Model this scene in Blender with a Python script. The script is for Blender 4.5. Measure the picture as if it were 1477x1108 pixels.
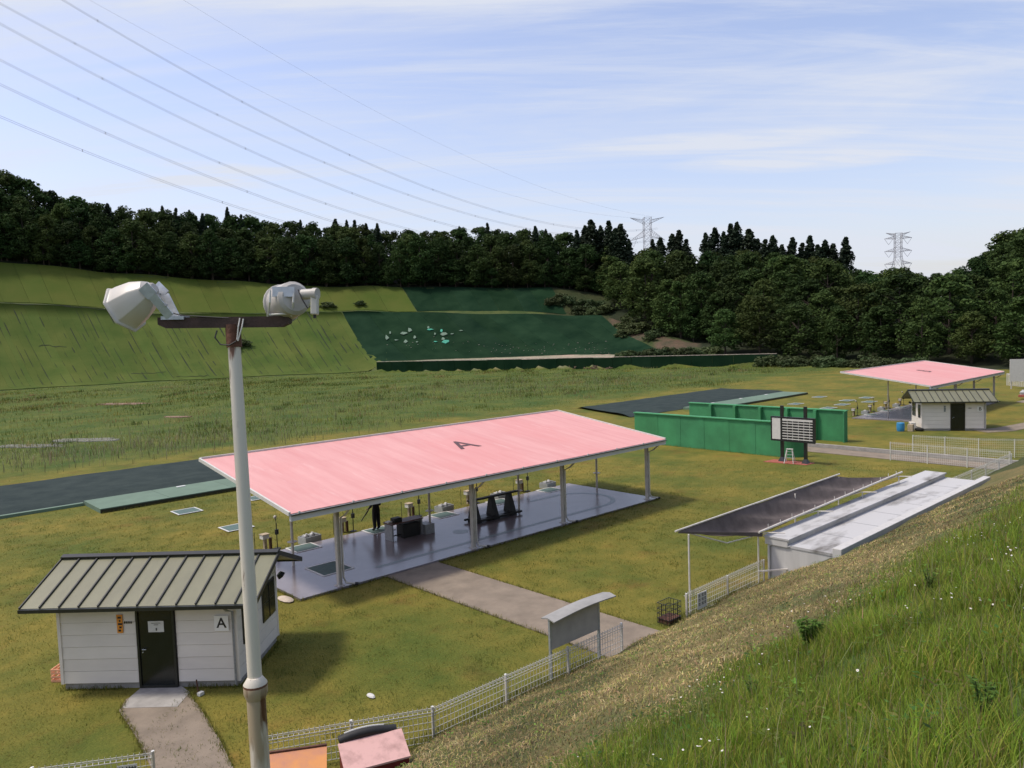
import bpy, bmesh, math, random
import numpy as np
from mathutils import Vector, Matrix
rnd = random.Random(7); rng = np.random.default_rng(11)
scene = bpy.context.scene
for o in list(bpy.data.objects): bpy.data.objects.remove(o)

# ------------------------------------------------------------------ camera
FPX, PITCH, ROLL, YAW, H = 1107.5, .06715, -.03408, .82535, 8.9
CX, CY = 738.5, 554.0
Fv = np.array([math.cos(PITCH)*math.cos(YAW), math.cos(PITCH)*math.sin(YAW), -math.sin(PITCH)])
R0 = np.array([math.sin(YAW), -math.cos(YAW), 0.]); U0 = np.cross(R0, Fv)
cr, sr = math.cos(ROLL), math.sin(ROLL)
Rv = cr*R0 + sr*U0; Uv = -sr*R0 + cr*U0
C0 = np.array([0, 0, H])
cd = bpy.data.cameras.new('camera'); cam = bpy.data.objects.new('camera', cd); scene.collection.objects.link(cam)
cd.sensor_width = 36; cd.lens = 36*FPX/1477; cd.clip_start = .1; cd.clip_end = 6000
cam.matrix_world = Matrix(((Rv[0], Uv[0], -Fv[0], 0), (Rv[1], Uv[1], -Fv[1], 0), (Rv[2], Uv[2], -Fv[2], H), (0, 0, 0, 1)))
scene.camera = cam
scene.render.resolution_x, scene.render.resolution_y = 1024, 768

# ------------------------------------------------------------------ sky, sun, exposure
SAZ = math.atan2(-.74, .67); SEL = math.radians(62)
world = bpy.data.worlds.new('World'); scene.world = world; world.use_nodes = True
wn = world.node_tree.nodes; wl = world.node_tree.links; wn.clear()
def N(t, **k):
    n = wn.new(t)
    for a, b in k.items(): setattr(n, a, b)
    return n
def wmath(op, a, b=None, clamp=False):
    n = N('ShaderNodeMath', operation=op, use_clamp=clamp)
    for i, v in enumerate((a, b)):
        if v is None: continue
        if isinstance(v, (int, float)): n.inputs[i].default_value = v
        else: wl.new(v, n.inputs[i])
    return n.outputs[0]
out = N('ShaderNodeOutputWorld'); bg = N('ShaderNodeBackground'); bg.inputs[1].default_value = .15
sky = N('ShaderNodeTexSky', sky_type='NISHITA', sun_disc=False, sun_elevation=SEL, sun_rotation=SAZ, altitude=50, air_density=1.1, dust_density=2.2, ozone_density=2.2)
tc = N('ShaderNodeTexCoord'); sp = N('ShaderNodeSeparateXYZ'); wl.new(tc.outputs['Generated'], sp.inputs[0])
dx, dy, dz = sp.outputs
# direction turned so that the streaks lie along one compass bearing
ca, sa = math.cos(YAW), math.sin(YAW)
fw = wmath('ADD', wmath('MULTIPLY', dx, ca), wmath('MULTIPLY', dy, sa))
rt = wmath('SUBTRACT', wmath('MULTIPLY', dx, sa), wmath('MULTIPLY', dy, ca))
den = wmath('ADD', wmath('MAXIMUM', dz, 0.0), .16)
cu = wmath('DIVIDE', rt, den); cv = wmath('DIVIDE', fw, den)
cmb = N('ShaderNodeCombineXYZ'); wl.new(cu, cmb.inputs[0]); wl.new(cv, cmb.inputs[1])
def cloudnoise(sx, sy, scale, detail, rough, dist, off, lo, hi, rot=0.25):
    mp = N('ShaderNodeMapping'); mp.inputs['Scale'].default_value = (sx, sy, 1); mp.inputs['Location'].default_value = off
    mp.inputs['Rotation'].default_value = (0, 0, rot); wl.new(cmb.outputs[0], mp.inputs[0])
    n = N('ShaderNodeTexNoise'); n.inputs['Scale'].default_value = scale; n.inputs['Detail'].default_value = detail
    n.inputs['Roughness'].default_value = rough; n.inputs['Distortion'].default_value = dist; wl.new(mp.outputs[0], n.inputs[0])
    r = N('ShaderNodeMapRange'); r.interpolation_type = 'SMOOTHSTEP'; r.inputs[1].default_value = lo; r.inputs[2].default_value = hi
    wl.new(n.outputs[0], r.inputs[0]); return r.outputs[0]
c1 = cloudnoise(.26, 1.0, 1.25, 9, .62, 1.3, (1.2, 6.5, 0), .40, .66, rot=-.42)
c2 = cloudnoise(.16, 1.5, 2.4, 9, .66, 1.2, (9, 4, 0), .44, .70, rot=.15)
cl = wmath('ADD', wmath('ADD', wmath('MULTIPLY', c1, .52), wmath('MULTIPLY', c2, .46)), .10)
# a few long bright wisps: an ellipse in bearing and elevation, edge torn by noise
def wisp(px, py, wx, wy, amp, tilt=0.0):
    d = Fv + Rv*(px-CX)/FPX + Uv*(CY-py)/FPX; d = d/np.linalg.norm(d)
    a0 = (d[0]*sa - d[1]*ca)/(d[0]*ca + d[1]*sa); e0 = d[2]
    az = wmath('DIVIDE', rt, wmath('MAXIMUM', fw, .05))
    da = wmath('SUBTRACT', az, a0); de = wmath('SUBTRACT', wmath('SUBTRACT', dz, e0), wmath('MULTIPLY', da, tilt))
    nz = cloudnoise(1.5, 6, 2.2, 6, .65, .3, (px*.01, py*.02, 0), .3, .8, rot=0)
    q = wmath('ADD', wmath('POWER', wmath('ABSOLUTE', wmath('DIVIDE', da, wx)), 2.0), wmath('POWER', wmath('ABSOLUTE', wmath('DIVIDE', de, wy)), 2.0))
    m = wmath('MULTIPLY', wmath('SUBTRACT', 1.0, q, True), wmath('ADD', wmath('MULTIPLY', nz, .9), .35))
    return wmath('MULTIPLY', wmath('MULTIPLY', m, wmath('GREATER_THAN', fw, 0.05)), amp)
for a in ((1040, 203, .22, .013, .9, -.03), (1150, 232, .18, .014, 1.1, -.04), (310, 241, .12, .008, .8, -.03), (290, 262, .10, .007, .8, -.03), (1360, 352, .16, .02, .45, .0)):
    cl = wmath('ADD', cl, wisp(*a))
# thicker veil low over the horizon
low = N('ShaderNodeMapRange'); low.interpolation_type = 'SMOOTHSTEP'
low.inputs[1].default_value = 0.0; low.inputs[2].default_value = .26; low.inputs[3].default_value = .26; low.inputs[4].default_value = 0.0
wl.new(dz, low.inputs[0])
cl = wmath('ADD', cl, low.outputs[0])
clf = wmath('MINIMUM', cl, .93)
mix = N('ShaderNodeMix', data_type='RGBA'); wl.new(clf, mix.inputs[0]); tint = N('ShaderNodeMix', data_type='RGBA', blend_type='MULTIPLY'); tint.inputs[0].default_value = 1; wl.new(sky.outputs[0], tint.inputs[6]); tint.inputs[7].default_value = (1.12, .975, 1.0, 1); wl.new(tint.outputs[2], mix.inputs[6]); mix.inputs[7].default_value = (3.55, 3.74, 4.2, 1)
wl.new(mix.outputs[2], bg.inputs[0]); wl.new(bg.outputs[0], out.inputs[0])
sd = bpy.data.lights.new('sun', 'SUN'); sd.energy = 2.3; sd.angle = math.radians(9); sd.color = (1, .93, .80)
sun = bpy.data.objects.new('sun', sd); scene.collection.objects.link(sun); sun.location = (-40, 40, 60)
sv = Vector((math.sin(SAZ)*math.cos(SEL), math.cos(SAZ)*math.cos(SEL), math.sin(SEL)))
sun.rotation_euler = sv.to_track_quat('Z', 'Y').to_euler()
vs = scene.view_settings; vs.view_transform = 'Standard'; vs.look = 'None'; vs.exposure = .48; vs.gamma = 1.0; vs.use_curve_mapping = False

# ------------------------------------------------------------------ pixel helpers
def ray(x, y): return Fv + Rv*(x-CX)/FPX + Uv*(CY-y)/FPX
def g(x, y, z=0.0): d = ray(x, y); return C0 + d*(z-H)/d[2]
def gY(x, y, Y): d = ray(x, y); return C0 + d*Y/d[1]
def gX(x, y, X): d = ray(x, y); return C0 + d*X/d[0]
def fd(x, y, d): return C0 + ray(x, y)*d
def hor(x):
    a, b = ray(x, 0)[2], ray(x, 1000)[2]; return 1000*a/(a-b)
def theta_of(x): return YAW - math.atan((x-CX)/FPX)
def col_of(th): return CX + FPX*math.tan(max(-1.2, min(1.2, YAW-th)))

# ------------------------------------------------------------------ materials
MATS = {}
def mat(name, col, rough=.7, var=.15, scale=3.0, bump=0.0, bscale=30.0, metal=0.0, world_co=False, rand=0.0, col2=None, stretch=(1, 1, 1), detail=5, lo=.3, hi=.7, spec=.5, trans=0.0):
    m = bpy.data.materials.new(name); m.use_nodes = True; MATS[name] = m
    nt = m.node_tree; n = nt.nodes; l = nt.links; b = n['Principled BSDF']
    b.inputs['Roughness'].default_value = rough; b.inputs['Metallic'].default_value = metal; b.inputs['Specular IOR Level'].default_value = spec
    if world_co: co = n.new('ShaderNodeNewGeometry').outputs['Position']
    else: co = n.new('ShaderNodeTexCoord').outputs['Object']
    mp = n.new('ShaderNodeMapping'); mp.inputs['Scale'].default_value = stretch; l.new(co, mp.inputs[0])
    nz = n.new('ShaderNodeTexNoise'); nz.inputs['Scale'].default_value = scale; nz.inputs['Detail'].default_value = detail; nz.inputs['Roughness'].default_value = .6
    l.new(mp.outputs[0], nz.inputs[0])
    mr = n.new('ShaderNodeMapRange'); mr.inputs[1].default_value = lo; mr.inputs[2].default_value = hi; l.new(nz.outputs[0], mr.inputs[0])
    mx = n.new('ShaderNodeMix'); mx.data_type = 'RGBA'; l.new(mr.outputs[0], mx.inputs[0])
    c2 = col2 if col2 else tuple(min(1, c*(1+var)) for c in col); c1 = col if col2 else tuple(c*(1-var) for c in col)
    mx.inputs[6].default_value = (*c1, 1); mx.inputs[7].default_value = (*c2, 1)
    last = mx.outputs[2]
    if rand:
        oi = n.new('ShaderNodeObjectInfo'); hs = n.new('ShaderNodeHueSaturation')
        m1 = n.new('ShaderNodeMapRange'); m1.inputs[3].default_value = 1-rand; m1.inputs[4].default_value = 1+rand; l.new(oi.outputs['Random'], m1.inputs[0])
        l.new(m1.outputs[0], hs.inputs['Value']); 
        m2 = n.new('ShaderNodeMath'); m2.operation = 'MULTIPLY'; m2.inputs[1].default_value = 7.13; l.new(oi.outputs['Random'], m2.inputs[0])
        m3 = n.new('ShaderNodeMath'); m3.operation = 'FRACT'; l.new(m2.outputs[0], m3.inputs[0])
        m4 = n.new('ShaderNodeMapRange'); m4.inputs[3].default_value = .5-rand*.08; m4.inputs[4].default_value = .5+rand*.08; l.new(m3.outputs[0], m4.inputs[0])
        l.new(m4.outputs[0], hs.inputs['Hue']); l.new(last, hs.inputs['Color']); last = hs.outputs[0]
    l.new(last, b.inputs['Base Color'])
    if bump:
        nb = n.new('ShaderNodeTexNoise'); nb.inputs['Scale'].default_value = bscale; nb.inputs['Detail'].default_value = 4; l.new(mp.outputs[0], nb.inputs[0])
        bp = n.new('ShaderNodeBump'); bp.inputs['Strength'].default_value = bump; bp.inputs['Distance'].default_value = .03
        l.new(nb.outputs[0], bp.inputs['Height']); l.new(bp.outputs[0], b.inputs['Normal'])
    if trans:
        tr = n.new('ShaderNodeBsdfTranslucent'); l.new(last, tr.inputs[0]); ms = n.new('ShaderNodeMixShader'); ms.inputs[0].default_value = trans
        l.new(b.outputs[0], ms.inputs[1]); l.new(tr.outputs[0], ms.inputs[2]); l.new(ms.outputs[0], n['Material Output'].inputs[0])
    return m
def attr_mat(name, rough=.75, trans=.3, mul=1.0):
    m = bpy.data.materials.new(name); m.use_nodes = True; nt = m.node_tree; n = nt.nodes; l = nt.links; b = n['Principled BSDF']
    a = n.new('ShaderNodeAttribute'); a.attribute_name = 'tint'
    b.inputs['Roughness'].default_value = rough; b.inputs['Specular IOR Level'].default_value = .25
    l.new(a.outputs['Color'], b.inputs['Base Color'])
    tr = n.new('ShaderNodeBsdfTranslucent'); l.new(a.outputs['Color'], tr.inputs[0]); ms = n.new('ShaderNodeMixShader'); ms.inputs[0].default_value = trans
    l.new(b.outputs[0], ms.inputs[1]); l.new(tr.outputs[0], ms.inputs[2]); l.new(ms.outputs[0], n['Material Output'].inputs[0])
    MATS[name] = m; return m

# ------------------------------------------------------------------ mesh helpers
class MB:
    def __init__(s): s.v = []; s.f = []
    def add(s, vs, fs):
        o = len(s.v); s.v += [tuple(map(float, v)) for v in vs]; s.f += [tuple(i+o for i in f) for f in fs]; return s
    def box(s, a, b):
        x0, y0, z0 = a; x1, y1, z1 = b
        return s.add([(x0,y0,z0),(x1,y0,z0),(x1,y1,z0),(x0,y1,z0),(x0,y0,z1),(x1,y0,z1),(x1,y1,z1),(x0,y1,z1)],
                     [(0,3,2,1),(4,5,6,7),(0,1,5,4),(1,2,6,5),(2,3,7,6),(3,0,4,7)])
    def obox(s, c, size, M3):                       # oriented box, M3 rows = axes
        c = np.array(c, float); M3 = np.array(M3, float); vs = []
        for k in ((-1,-1,-1),(1,-1,-1),(1,1,-1),(-1,1,-1),(-1,-1,1),(1,-1,1),(1,1,1),(-1,1,1)):
            vs.append(c + sum(M3[i]*k[i]*size[i]/2 for i in range(3)))
        return s.add(vs, [(0,3,2,1),(4,5,6,7),(0,1,5,4),(1,2,6,5),(2,3,7,6),(3,0,4,7)])
    def bar(s, p, q, w, h=None, up=(0, 0, 1)):      # rectangular bar p->q
        p = np.array(p, float); q = np.array(q, float); d = q-p; L = np.linalg.norm(d); d = d/L
        up = np.array(up, float)
        if abs(d@up) > .97: up = np.array([1., 0, 0])
        a = np.cross(up, d); a /= np.linalg.norm(a); b = np.cross(d, a)
        return s.obox((p+q)/2, (L, w, h or w), (d, a, b))
    def tube(s, path, r, n=8, r2=None, cap=True):
        path = [np.array(p, float) for p in path]; m = len(path); rs = [r + ((r2 if r2 is not None else r)-r)*i/max(1, m-1) for i in range(m)] if not isinstance(r, (list, tuple)) else r
        vs = []; fs = []
        for i, p in enumerate(path):
            d = path[min(i+1, m-1)]-path[max(i-1, 0)]; d /= np.linalg.norm(d)
            up = np.array([0, 0, 1.]) if abs(d[2]) < .9 else np.array([1., 0, 0])
            a = np.cross(up, d); a /= np.linalg.norm(a); b = np.cross(d, a)
            for k in range(n):
                t = 2*math.pi*k/n; vs.append(p + rs[i]*(a*math.cos(t)+b*math.sin(t)))
        for i in range(m-1):
            for k in range(n):
                k2 = (k+1) % n; fs.append((i*n+k, i*n+k2, (i+1)*n+k2, (i+1)*n+k))
        if cap: fs.append(tuple(range(n-1, -1, -1))); fs.append(tuple((m-1)*n+k for k in range(n)))
        return s.add(vs, fs)
    def lathe(s, prof, c, axis=(0, 0, 1), n=16, sq=(1, 1), up=None):   # prof: (dist along axis, radius)
        ax = np.array(axis, float); ax /= np.linalg.norm(ax); u = np.array(up if up is not None else ((0, 0, 1.) if abs(ax[2]) < .9 else (1., 0, 0)), float)
        a = np.cross(u, ax); a /= np.linalg.norm(a); b = np.cross(ax, a); c = np.array(c, float); vs = []; fs = []
        for d, r in prof:
            for k in range(n):
                t = 2*math.pi*(k+.5)/n; vs.append(c + ax*d + r*(a*math.cos(t)*sq[0] + b*math.sin(t)*sq[1]))
        m = len(prof)
        for i in range(m-1):
            for k in range(n):
                k2 = (k+1) % n; fs.append((i*n+k, i*n+k2, (i+1)*n+k2, (i+1)*n+k))
        fs.append(tuple(range(n-1, -1, -1))); fs.append(tuple((m-1)*n+k for k in range(n)))
        return s.add(vs, fs)
    def prism(s, poly, z0, z1):                     # poly in XY
        n = len(poly); vs = [(p[0], p[1], z0) for p in poly] + [(p[0], p[1], z1) for p in poly]
        return s.add(vs, [tuple(range(n-1, -1, -1)), tuple(range(n, 2*n))] + [(i, (i+1) % n, n+(i+1) % n, n+i) for i in range(n)])
    def build(s, name, m, parent=None, smooth=False, bevel=0, local=None):
        me = bpy.data.meshes.new(name); me.from_pydata(s.v, [], s.f); me.update()
        if bevel:
            bm = bmesh.new(); bm.from_mesh(me); bmesh.ops.recalc_face_normals(bm, faces=bm.faces)
            bmesh.ops.bevel(bm, geom=[e for e in bm.edges if e.is_manifold and e.calc_face_angle(0) > .7], offset=bevel, segments=2, affect='EDGES', profile=.5); bm.to_mesh(me); bm.free()
        if smooth:
            for p in me.polygons: p.use_smooth = True
            try: me.set_sharp_from_angle(angle=math.radians(smooth if smooth > 1 else 35))
            except Exception: pass
        return link(name, me, m, parent)
def link(name, me, m=None, parent=None):
    o = bpy.data.objects.new(name, me); scene.collection.objects.link(o)
    if m is not None and me is not None and not me.materials: me.materials.append(MATS[m] if isinstance(m, str) else m)
    if parent is not None: o.parent = parent
    return o
def tag(o, label=None, cat=None, group=None, kind=None):
    for k, v in (('label', label), ('category', cat), ('group', group), ('kind', kind)):
        if v: o[k] = v
    return o
def empty(name, loc=(0, 0, 0), rz=0.0, **k):
    o = bpy.data.objects.new(name, None); scene.collection.objects.link(o); o.location = tuple(map(float, loc)); o.rotation_euler = (0, 0, rz); o.empty_display_size = .2
    return tag(o, **k)
def copy_tree(o, parent=None):
    c = o.copy(); scene.collection.objects.link(c); c.parent = parent
    for ch in list(o.children): copy_tree(ch, c)
    return c
def text(s, size, m, parent, loc, rot, name='lettering', depth=.004, bold=0.0):
    cu_ = bpy.data.curves.new('t', 'FONT'); cu_.body = s; cu_.size = size; cu_.extrude = depth; cu_.align_x = 'CENTER'; cu_.align_y = 'CENTER'; cu_.offset = bold
    to = bpy.data.objects.new('t', cu_); scene.collection.objects.link(to); bpy.context.view_layer.update()
    me = bpy.data.meshes.new_from_object(to.evaluated_get(bpy.context.evaluated_depsgraph_get())); bpy.data.objects.remove(to)
    me.materials.clear(); o = link(name, me, m, parent); o.location = loc; o.rotation_euler = rot; return o
def np_mesh(name, V, Fq, m, parent=None, cols=None):
    me = bpy.data.meshes.new(name); V = np.asarray(V, np.float32); Fq = np.asarray(Fq, np.int32); k = Fq.shape[1]
    me.vertices.add(len(V)); me.vertices.foreach_set('co', V.ravel())
    me.loops.add(Fq.size); me.loops.foreach_set('vertex_index', Fq.ravel())
    me.polygons.add(len(Fq)); me.polygons.foreach_set('loop_start', np.arange(0, Fq.size, k, dtype=np.int32)); me.polygons.foreach_set('loop_total', np.full(len(Fq), k, np.int32))
    if cols is not None:
        a = me.attributes.new('tint', 'FLOAT_COLOR', 'POINT'); cc = np.ones((len(V), 4), np.float32); cc[:, :3] = cols; a.data.foreach_set('color', cc.ravel())
    me.update(calc_edges=True); return link(name, me, m, parent) if m is not None else me

# ------------------------------------------------------------------ material set
mat('white_paint', (.55, .54, .50), .45, .10, 6, bump=.03)
mat('post_paint', (.50, .47, .42), .5, .14, 5)
mat('galvanised', (.42, .45, .48), .45, .18, 14, metal=.6)
mat('steel_grey', (.30, .31, .32), .5, .2, 9, metal=.3)
mat('fascia', (.50, .51, .50), .5, .1, 2, stretch=(.3, 2, 2))
pk = mat('pink_roof', (.565, .25, .24), .65, .12, .9, col2=(.65, .345, .325), stretch=(2.0, .2, 1), detail=8, lo=.28, hi=.76)
n_ = pk.node_tree.nodes; l_ = pk.node_tree.links; b0 = n_['Principled BSDF']; c0_ = b0.inputs['Base Color'].links[0].from_socket
for sc_, lo_, hi_, cc_, st_ in ((.22, .52, .62, (.60, .235, .225, 1), (1, .6, 1)), (1.6, .60, .75, (.74, .56, .53, 1), (1.5, .2, 1)), (.6, .62, .72, (.52, .22, .215, 1), (.5, 1.6, 1))):
    mp_ = n_.new('ShaderNodeMapping'); mp_.inputs['Scale'].default_value = st_; l_.new([q for q in n_ if q.type == 'TEX_COORD'][0].outputs['Object'], mp_.inputs[0])
    t_ = n_.new('ShaderNodeTexNoise'); t_.inputs['Scale'].default_value = sc_; t_.inputs['Detail'].default_value = 8; t_.inputs['Roughness'].default_value = .65; l_.new(mp_.outputs[0], t_.inputs[0])
    r_ = n_.new('ShaderNodeMapRange'); r_.inputs[1].default_value = lo_; r_.inputs[2].default_value = hi_; r_.inputs[4].default_value = .38; l_.new(t_.outputs[0], r_.inputs[0])
    x_ = n_.new('ShaderNodeMix'); x_.data_type = 'RGBA'; l_.new(r_.outputs[0], x_.inputs[0]); l_.new(c0_, x_.inputs[6]); x_.inputs[7].default_value = cc_; c0_ = x_.outputs[2]
l_.new(c0_, b0.inputs['Base Color'])
mat('notice_back', (.36, .34, .31), .7, .12, 2.5)
mat('sign_white', (.80, .79, .76), .5, .03, 4)
mat('notice_roof', (.27, .265, .25), .55, .15, 3)
mat('seam_soil', (.012, .018, .007), 1.0, .4, 2, world_co=True)
mat('dark_paint', (.012, .013, .014), .35, .2, 4)
mat('black_rubber', (.012, .012, .012), .6, .3, 8)
mat('black_cloth', (.010, .010, .012), .9, .4, 14, bump=.2)
mat('skin', (.42, .25, .18), .6, .1, 10)
mat('hair', (.012, .010, .009), .5, .2, 30)
mat('gun_metal', (.02, .02, .022), .35, .2, 20, metal=.5)
mat('wood_brown', (.10, .045, .03), .5, .3, 4, stretch=(1, 6, 6))
mat('wood_pale', (.36, .29, .20), .75, .25, 8)
mat('siding', (.70, .655, .60), .55, .06, 1.3, stretch=(.6, 1, 2), rand=.03)
mat('siding_dirty', (.50, .47, .44), .6, .12, 2.2, rand=.03)
mat('roof_olive', (.150, .148, .088), .42, .1, 2.5, stretch=(1, .4, 1), rand=.05)
mat('roof_trim', (.018, .020, .017), .35, .2, 5)
mat('door_black', (.010, .013, .012), .18, .2, 3)
mat('glass_dark', (.012, .016, .018), .06, .2, 2)
mat('concrete', (.30, .285, .265), .85, .18, 3, bump=.25, bscale=40)
mat('path_concrete', (.200, .162, .122), .9, .2, 1.4, bump=.3, bscale=60, world_co=True)
mat('slab_paint', (.205, .182, .190), .2, .12, .7, world_co=True, detail=7)
mat('slab_stripe', (.115, .145, .150), .3, .15, 3)
mat('mat_green', (.075, .125, .115), .8, .2, 6, bump=.2, bscale=80)
mat('frame_white', (.60, .60, .58), .55, .1, 8)
mat('green_wall', (.036, .20, .078), .7, .22, .7, detail=6, rand=.05)
mat('green_wall_edge', (.055, .27, .11), .6, .1, 3)
mat('board_green', (.105, .165, .115), .7, .12, 1.2, world_co=True, rand=.04)
mat('net_dark', (.022, .033, .033), .9, .22, .9, world_co=True, bump=.4, bscale=6, col2=(.040, .054, .050), spec=.1)
mat('score_white', (.54, .53, .50), .5, .06, 4)
mat('red_soil', (.30, .085, .06), .9, .25, 5, bump=.3)
mat('tarp_dark', (.125, .105, .100), .85, .22, 2.2, bump=.5, bscale=3, spec=.2)
mat('pipe_white', (.60, .57, .52), .5, .16, 5)
mat('roof_concrete', (.43, .43, .43), .75, .12, .7, col2=(.12, .112, .10), stretch=(.5, 1.4, 1), detail=10, lo=.5, hi=.68, world_co=True)
mat('wall_white', (.46, .455, .44), .7, .1, 1.2, stretch=(3, 3, .5), world_co=True)
mat('rust', (.085, .035, .02), .85, .5, 7, bump=.3)
mat('beam_rust', (.045, .026, .020), .8, .4, 5, bump=.2)
mat('orange_sign', (.72, .27, .03), .5, .15, 6)
mat('orange_board', (.56, .23, .06), .6, .1, 2.2, col2=(.40, .17, .11), lo=.4, hi=.7, detail=9)
mat('crate_peach', (.72, .36, .22), .55, .1, 6)
mat('pink_board', (.60, .36, .33), .6, .1, 3.2, col2=(.30, .17, .15), lo=.5, hi=.8, detail=9)
mat('dark_red', (.16, .018, .020), .5, .2, 4)
mat('blue_plastic', (.04, .24, .48), .4, .15, 4)
mat('grey_box', (.33, .35, .35), .6, .15, 8)
mat('lamp_shell', (.50, .475, .42), .38, .06, 4, bump=.02)
mat('lamp_back', (.40, .38, .345), .5, .14, 6)
mat('wire_white', (.56, .55, .51), .45, .05, 10)
mat('ink', (.015, .014, .014), .6, .2, 10)
mat('roof_ink', (.09, .045, .05), .7, .2, 6)
mat('pylon_steel', (.36, .35, .36), .6, .1, 1)
mat('cable', (.16, .16, .18), .6, .1, 1)
mat('soil_brown', (.20, .13, .085), .95, .35, .6, bump=.5, bscale=4, world_co=True)
mat('gravel_pale', (.42, .36, .29), .95, .4, 1.5, bump=.6, bscale=8, world_co=True, detail=9)
mat('turf_sheet', (.048, .080, .016), .95, .3, .10, bump=.5, bscale=1.2, world_co=True, rand=.10, col2=(.090, .112, .026), detail=10, spec=.1)
mat('turf_sheet_shaded', (.055, .084, .014), .95, .3, .10, bump=.5, bscale=1.2, world_co=True, rand=.07, col2=(.082, .096, .020), detail=10, spec=.1)  # upper sheets a little darker: shade of the wood above put into the colour
mat('net_sheet', (.004, .018, .008), .9, .3, .16, bump=.5, bscale=1.0, world_co=True, rand=.10, col2=(.014, .036, .017), detail=10, spec=.05)
mat('net_sheet_bright', (.03, .26, .17), .7, .2, 1.2, world_co=True)
mat('bark', (.055, .042, .032), .95, .4, 3, bump=.4)
mat('leaf_broad', (.016, .032, .009), .8, .35, .35, rand=.34, col2=(.042, .070, .018), trans=.22, spec=.12)
mat('leaf_broad_light', (.026, .050, .013), .8, .35, .35, rand=.30, col2=(.066, .098, .026), trans=.25, spec=.12)
mat('leaf_cedar', (.010, .020, .010), .75, .35, .5, rand=.22, col2=(.019, .033, .015), trans=.1, spec=.2)
mat('leaf_bush', (.04, .065, .02), .7, .35, .6, rand=.3, col2=(.07, .095, .035), trans=.2, spec=.25)
attr_mat('blade', .8, .45); attr_mat('blade_dry', .85, .15); attr_mat('petal', .7, .25)
mat('water', (.30, .29, .28), .12, .2, .6, world_co=True)
# ================================================================== terrain
W0 = np.array([198*math.cos(theta_of(545)), 198*math.sin(theta_of(545))]); W1 = np.array([169*math.cos(theta_of(1122)), 169*math.sin(theta_of(1122))])
def wall_r(th):
    d = np.array([math.cos(th), math.sin(th)]); e = W1-W0
    M_ = np.array([[d[0], -e[0]], [d[1], -e[1]]]); return float(np.linalg.solve(M_, W0)[0])
TAB = [ # x, zw, rb, r1, y1, r2, y2, ysky
 (-420, 0, 200, 232, 415, 256, 350, 175), (-150, 0, 204, 238, 427, 262, 367, 190), (0, 0, 206, 239, 437, 263, 380, 234), (60, 0, 206, 239, 440, 263, 384, 266), (100, 0, 206, 239, 443, 263, 388, 284),
 (200, 0, 206, 238, 449, 261, 397, 302), (300, 0, 206, 237, 454, 259, 405, 312), (400, 0, 205, 236, 452, 257, 412, 318), (500, 0, 204, 235, 450, 255, 415, 328),
 (535, 0, 204, 235, 450, 255, 415, 330), (560, 2.3, 205, 235, 450, 255, 415, 332), (700, 2.3, 205, 234, 452, 253, 415, 330), (800, 2.3, 204, 233, 453, 251, 416, 336),
 (870, 2.3, 202, 231, 456, 249, 425, 346), (920, 2.3, 194, 216, 475, 240, 440, 356), (1000, 2.3, 180, 197, 494, 216, 466, 352), (1100, 2.3, 174, 187, 500, 202, 472, 356),
 (1130, 1.8, 174, 186, 500, 202, 472, 362), (1160, 0, 173, 185, 504, 201, 474, 366), (1200, 0, 171, 184, 505, 200, 474, 376), (1250, 0, 166, 179, 505, 195, 472, 390), (1300, 0, 160, 173, 505, 190, 470, 386), (1340, 0, 158, 171, 505, 188, 468, 394),
 (1380, 0, 157, 170, 505, 187, 464, 388), (1420, 0, 156, 169, 505, 186, 458, 352), (1450, 0, 156, 169, 505, 186, 454, 328), (1477, 0, 155, 168, 505, 185, 450, 316), (1650, 0, 150, 163, 500, 180, 440, 290), (2400, 0, 150, 163, 500, 180, 440, 280)]
xs_t = np.array([t[0] for t in TAB], float)
def tz(x, y, r, th): return H + (hor(x)-y)/FPX*r*math.cos(th-YAW)
PR = []
for x, zw, rb, r1, y1, r2, y2, ys in TAB:
    th = theta_of(x); rw = min(wall_r(th), rb-4) if zw > 0 else rb-6
    z1 = max(zw+1.5, tz(x, y1, r1, th)); z2 = max(z1+1, tz(x, y2, r2, th)); r3 = r2+(48 if x < 880 else 62)
    z3 = max(z2+2, tz(x, ys, r3, th)-17); PR.append((rw, zw, rb, r1, z1, r2, z2, r3, z3, ys))
PR = np.array(PR)
def prof(th):
    x = col_of(th); return [float(np.interp(x, xs_t, PR[:, k])) for k in range(10)], x
def zprof(p, r):
    rw, zw, rb, r1, z1, r2, z2, r3, z3, ys = p
    if r < rw: return 0.0
    if r < rw+.7: return zw*(r-rw)/.7
    if r < rb: return zw
    if r < r1: return zw + (z1-zw)*((r-rb)/(r1-rb))**1.22
    if r < r1+5: return z1 + .25*(r-r1)/5
    if r < r2: return z1+.25 + (z2-z1-.25)*((r-r1-5)/(r2-r1-5))
    if r < r3: return z2 + (z3-z2)*(r-r2)/(r3-r2)
    return z3 - min(25, .05*(r-r3))
def sn(x, y): return .5*math.sin(x*.31+1.3*math.sin(y*.17))+.5*math.sin(y*.27+1.7*math.sin(x*.13+2))
def zt(X, Y):
    th = math.atan2(Y, X); p, x = prof(th); r = math.hypot(X, Y); z = zprof(p, r)
    if r > 62 and Y > 58: z += .10*sn(X, Y)*min(1, (r-62)/20)
    if r > p[2]: z += .35*sn(X*.8, Y*.8)*min(1, (r-p[2])/10)
    return z
ths = np.concatenate([np.linspace(YAW-math.radians(52), YAW+math.radians(52), 261), np.linspace(YAW+math.radians(54), YAW+2*math.pi-math.radians(54), 60)])
rs = np.concatenate([np.arange(0.5, 60, 6), np.arange(60, 150, 4), np.arange(150, 345, 2.0), np.array([360, 400, 480, 650, 1000, 1800, 3500])])
GV = []; GC = []
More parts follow.
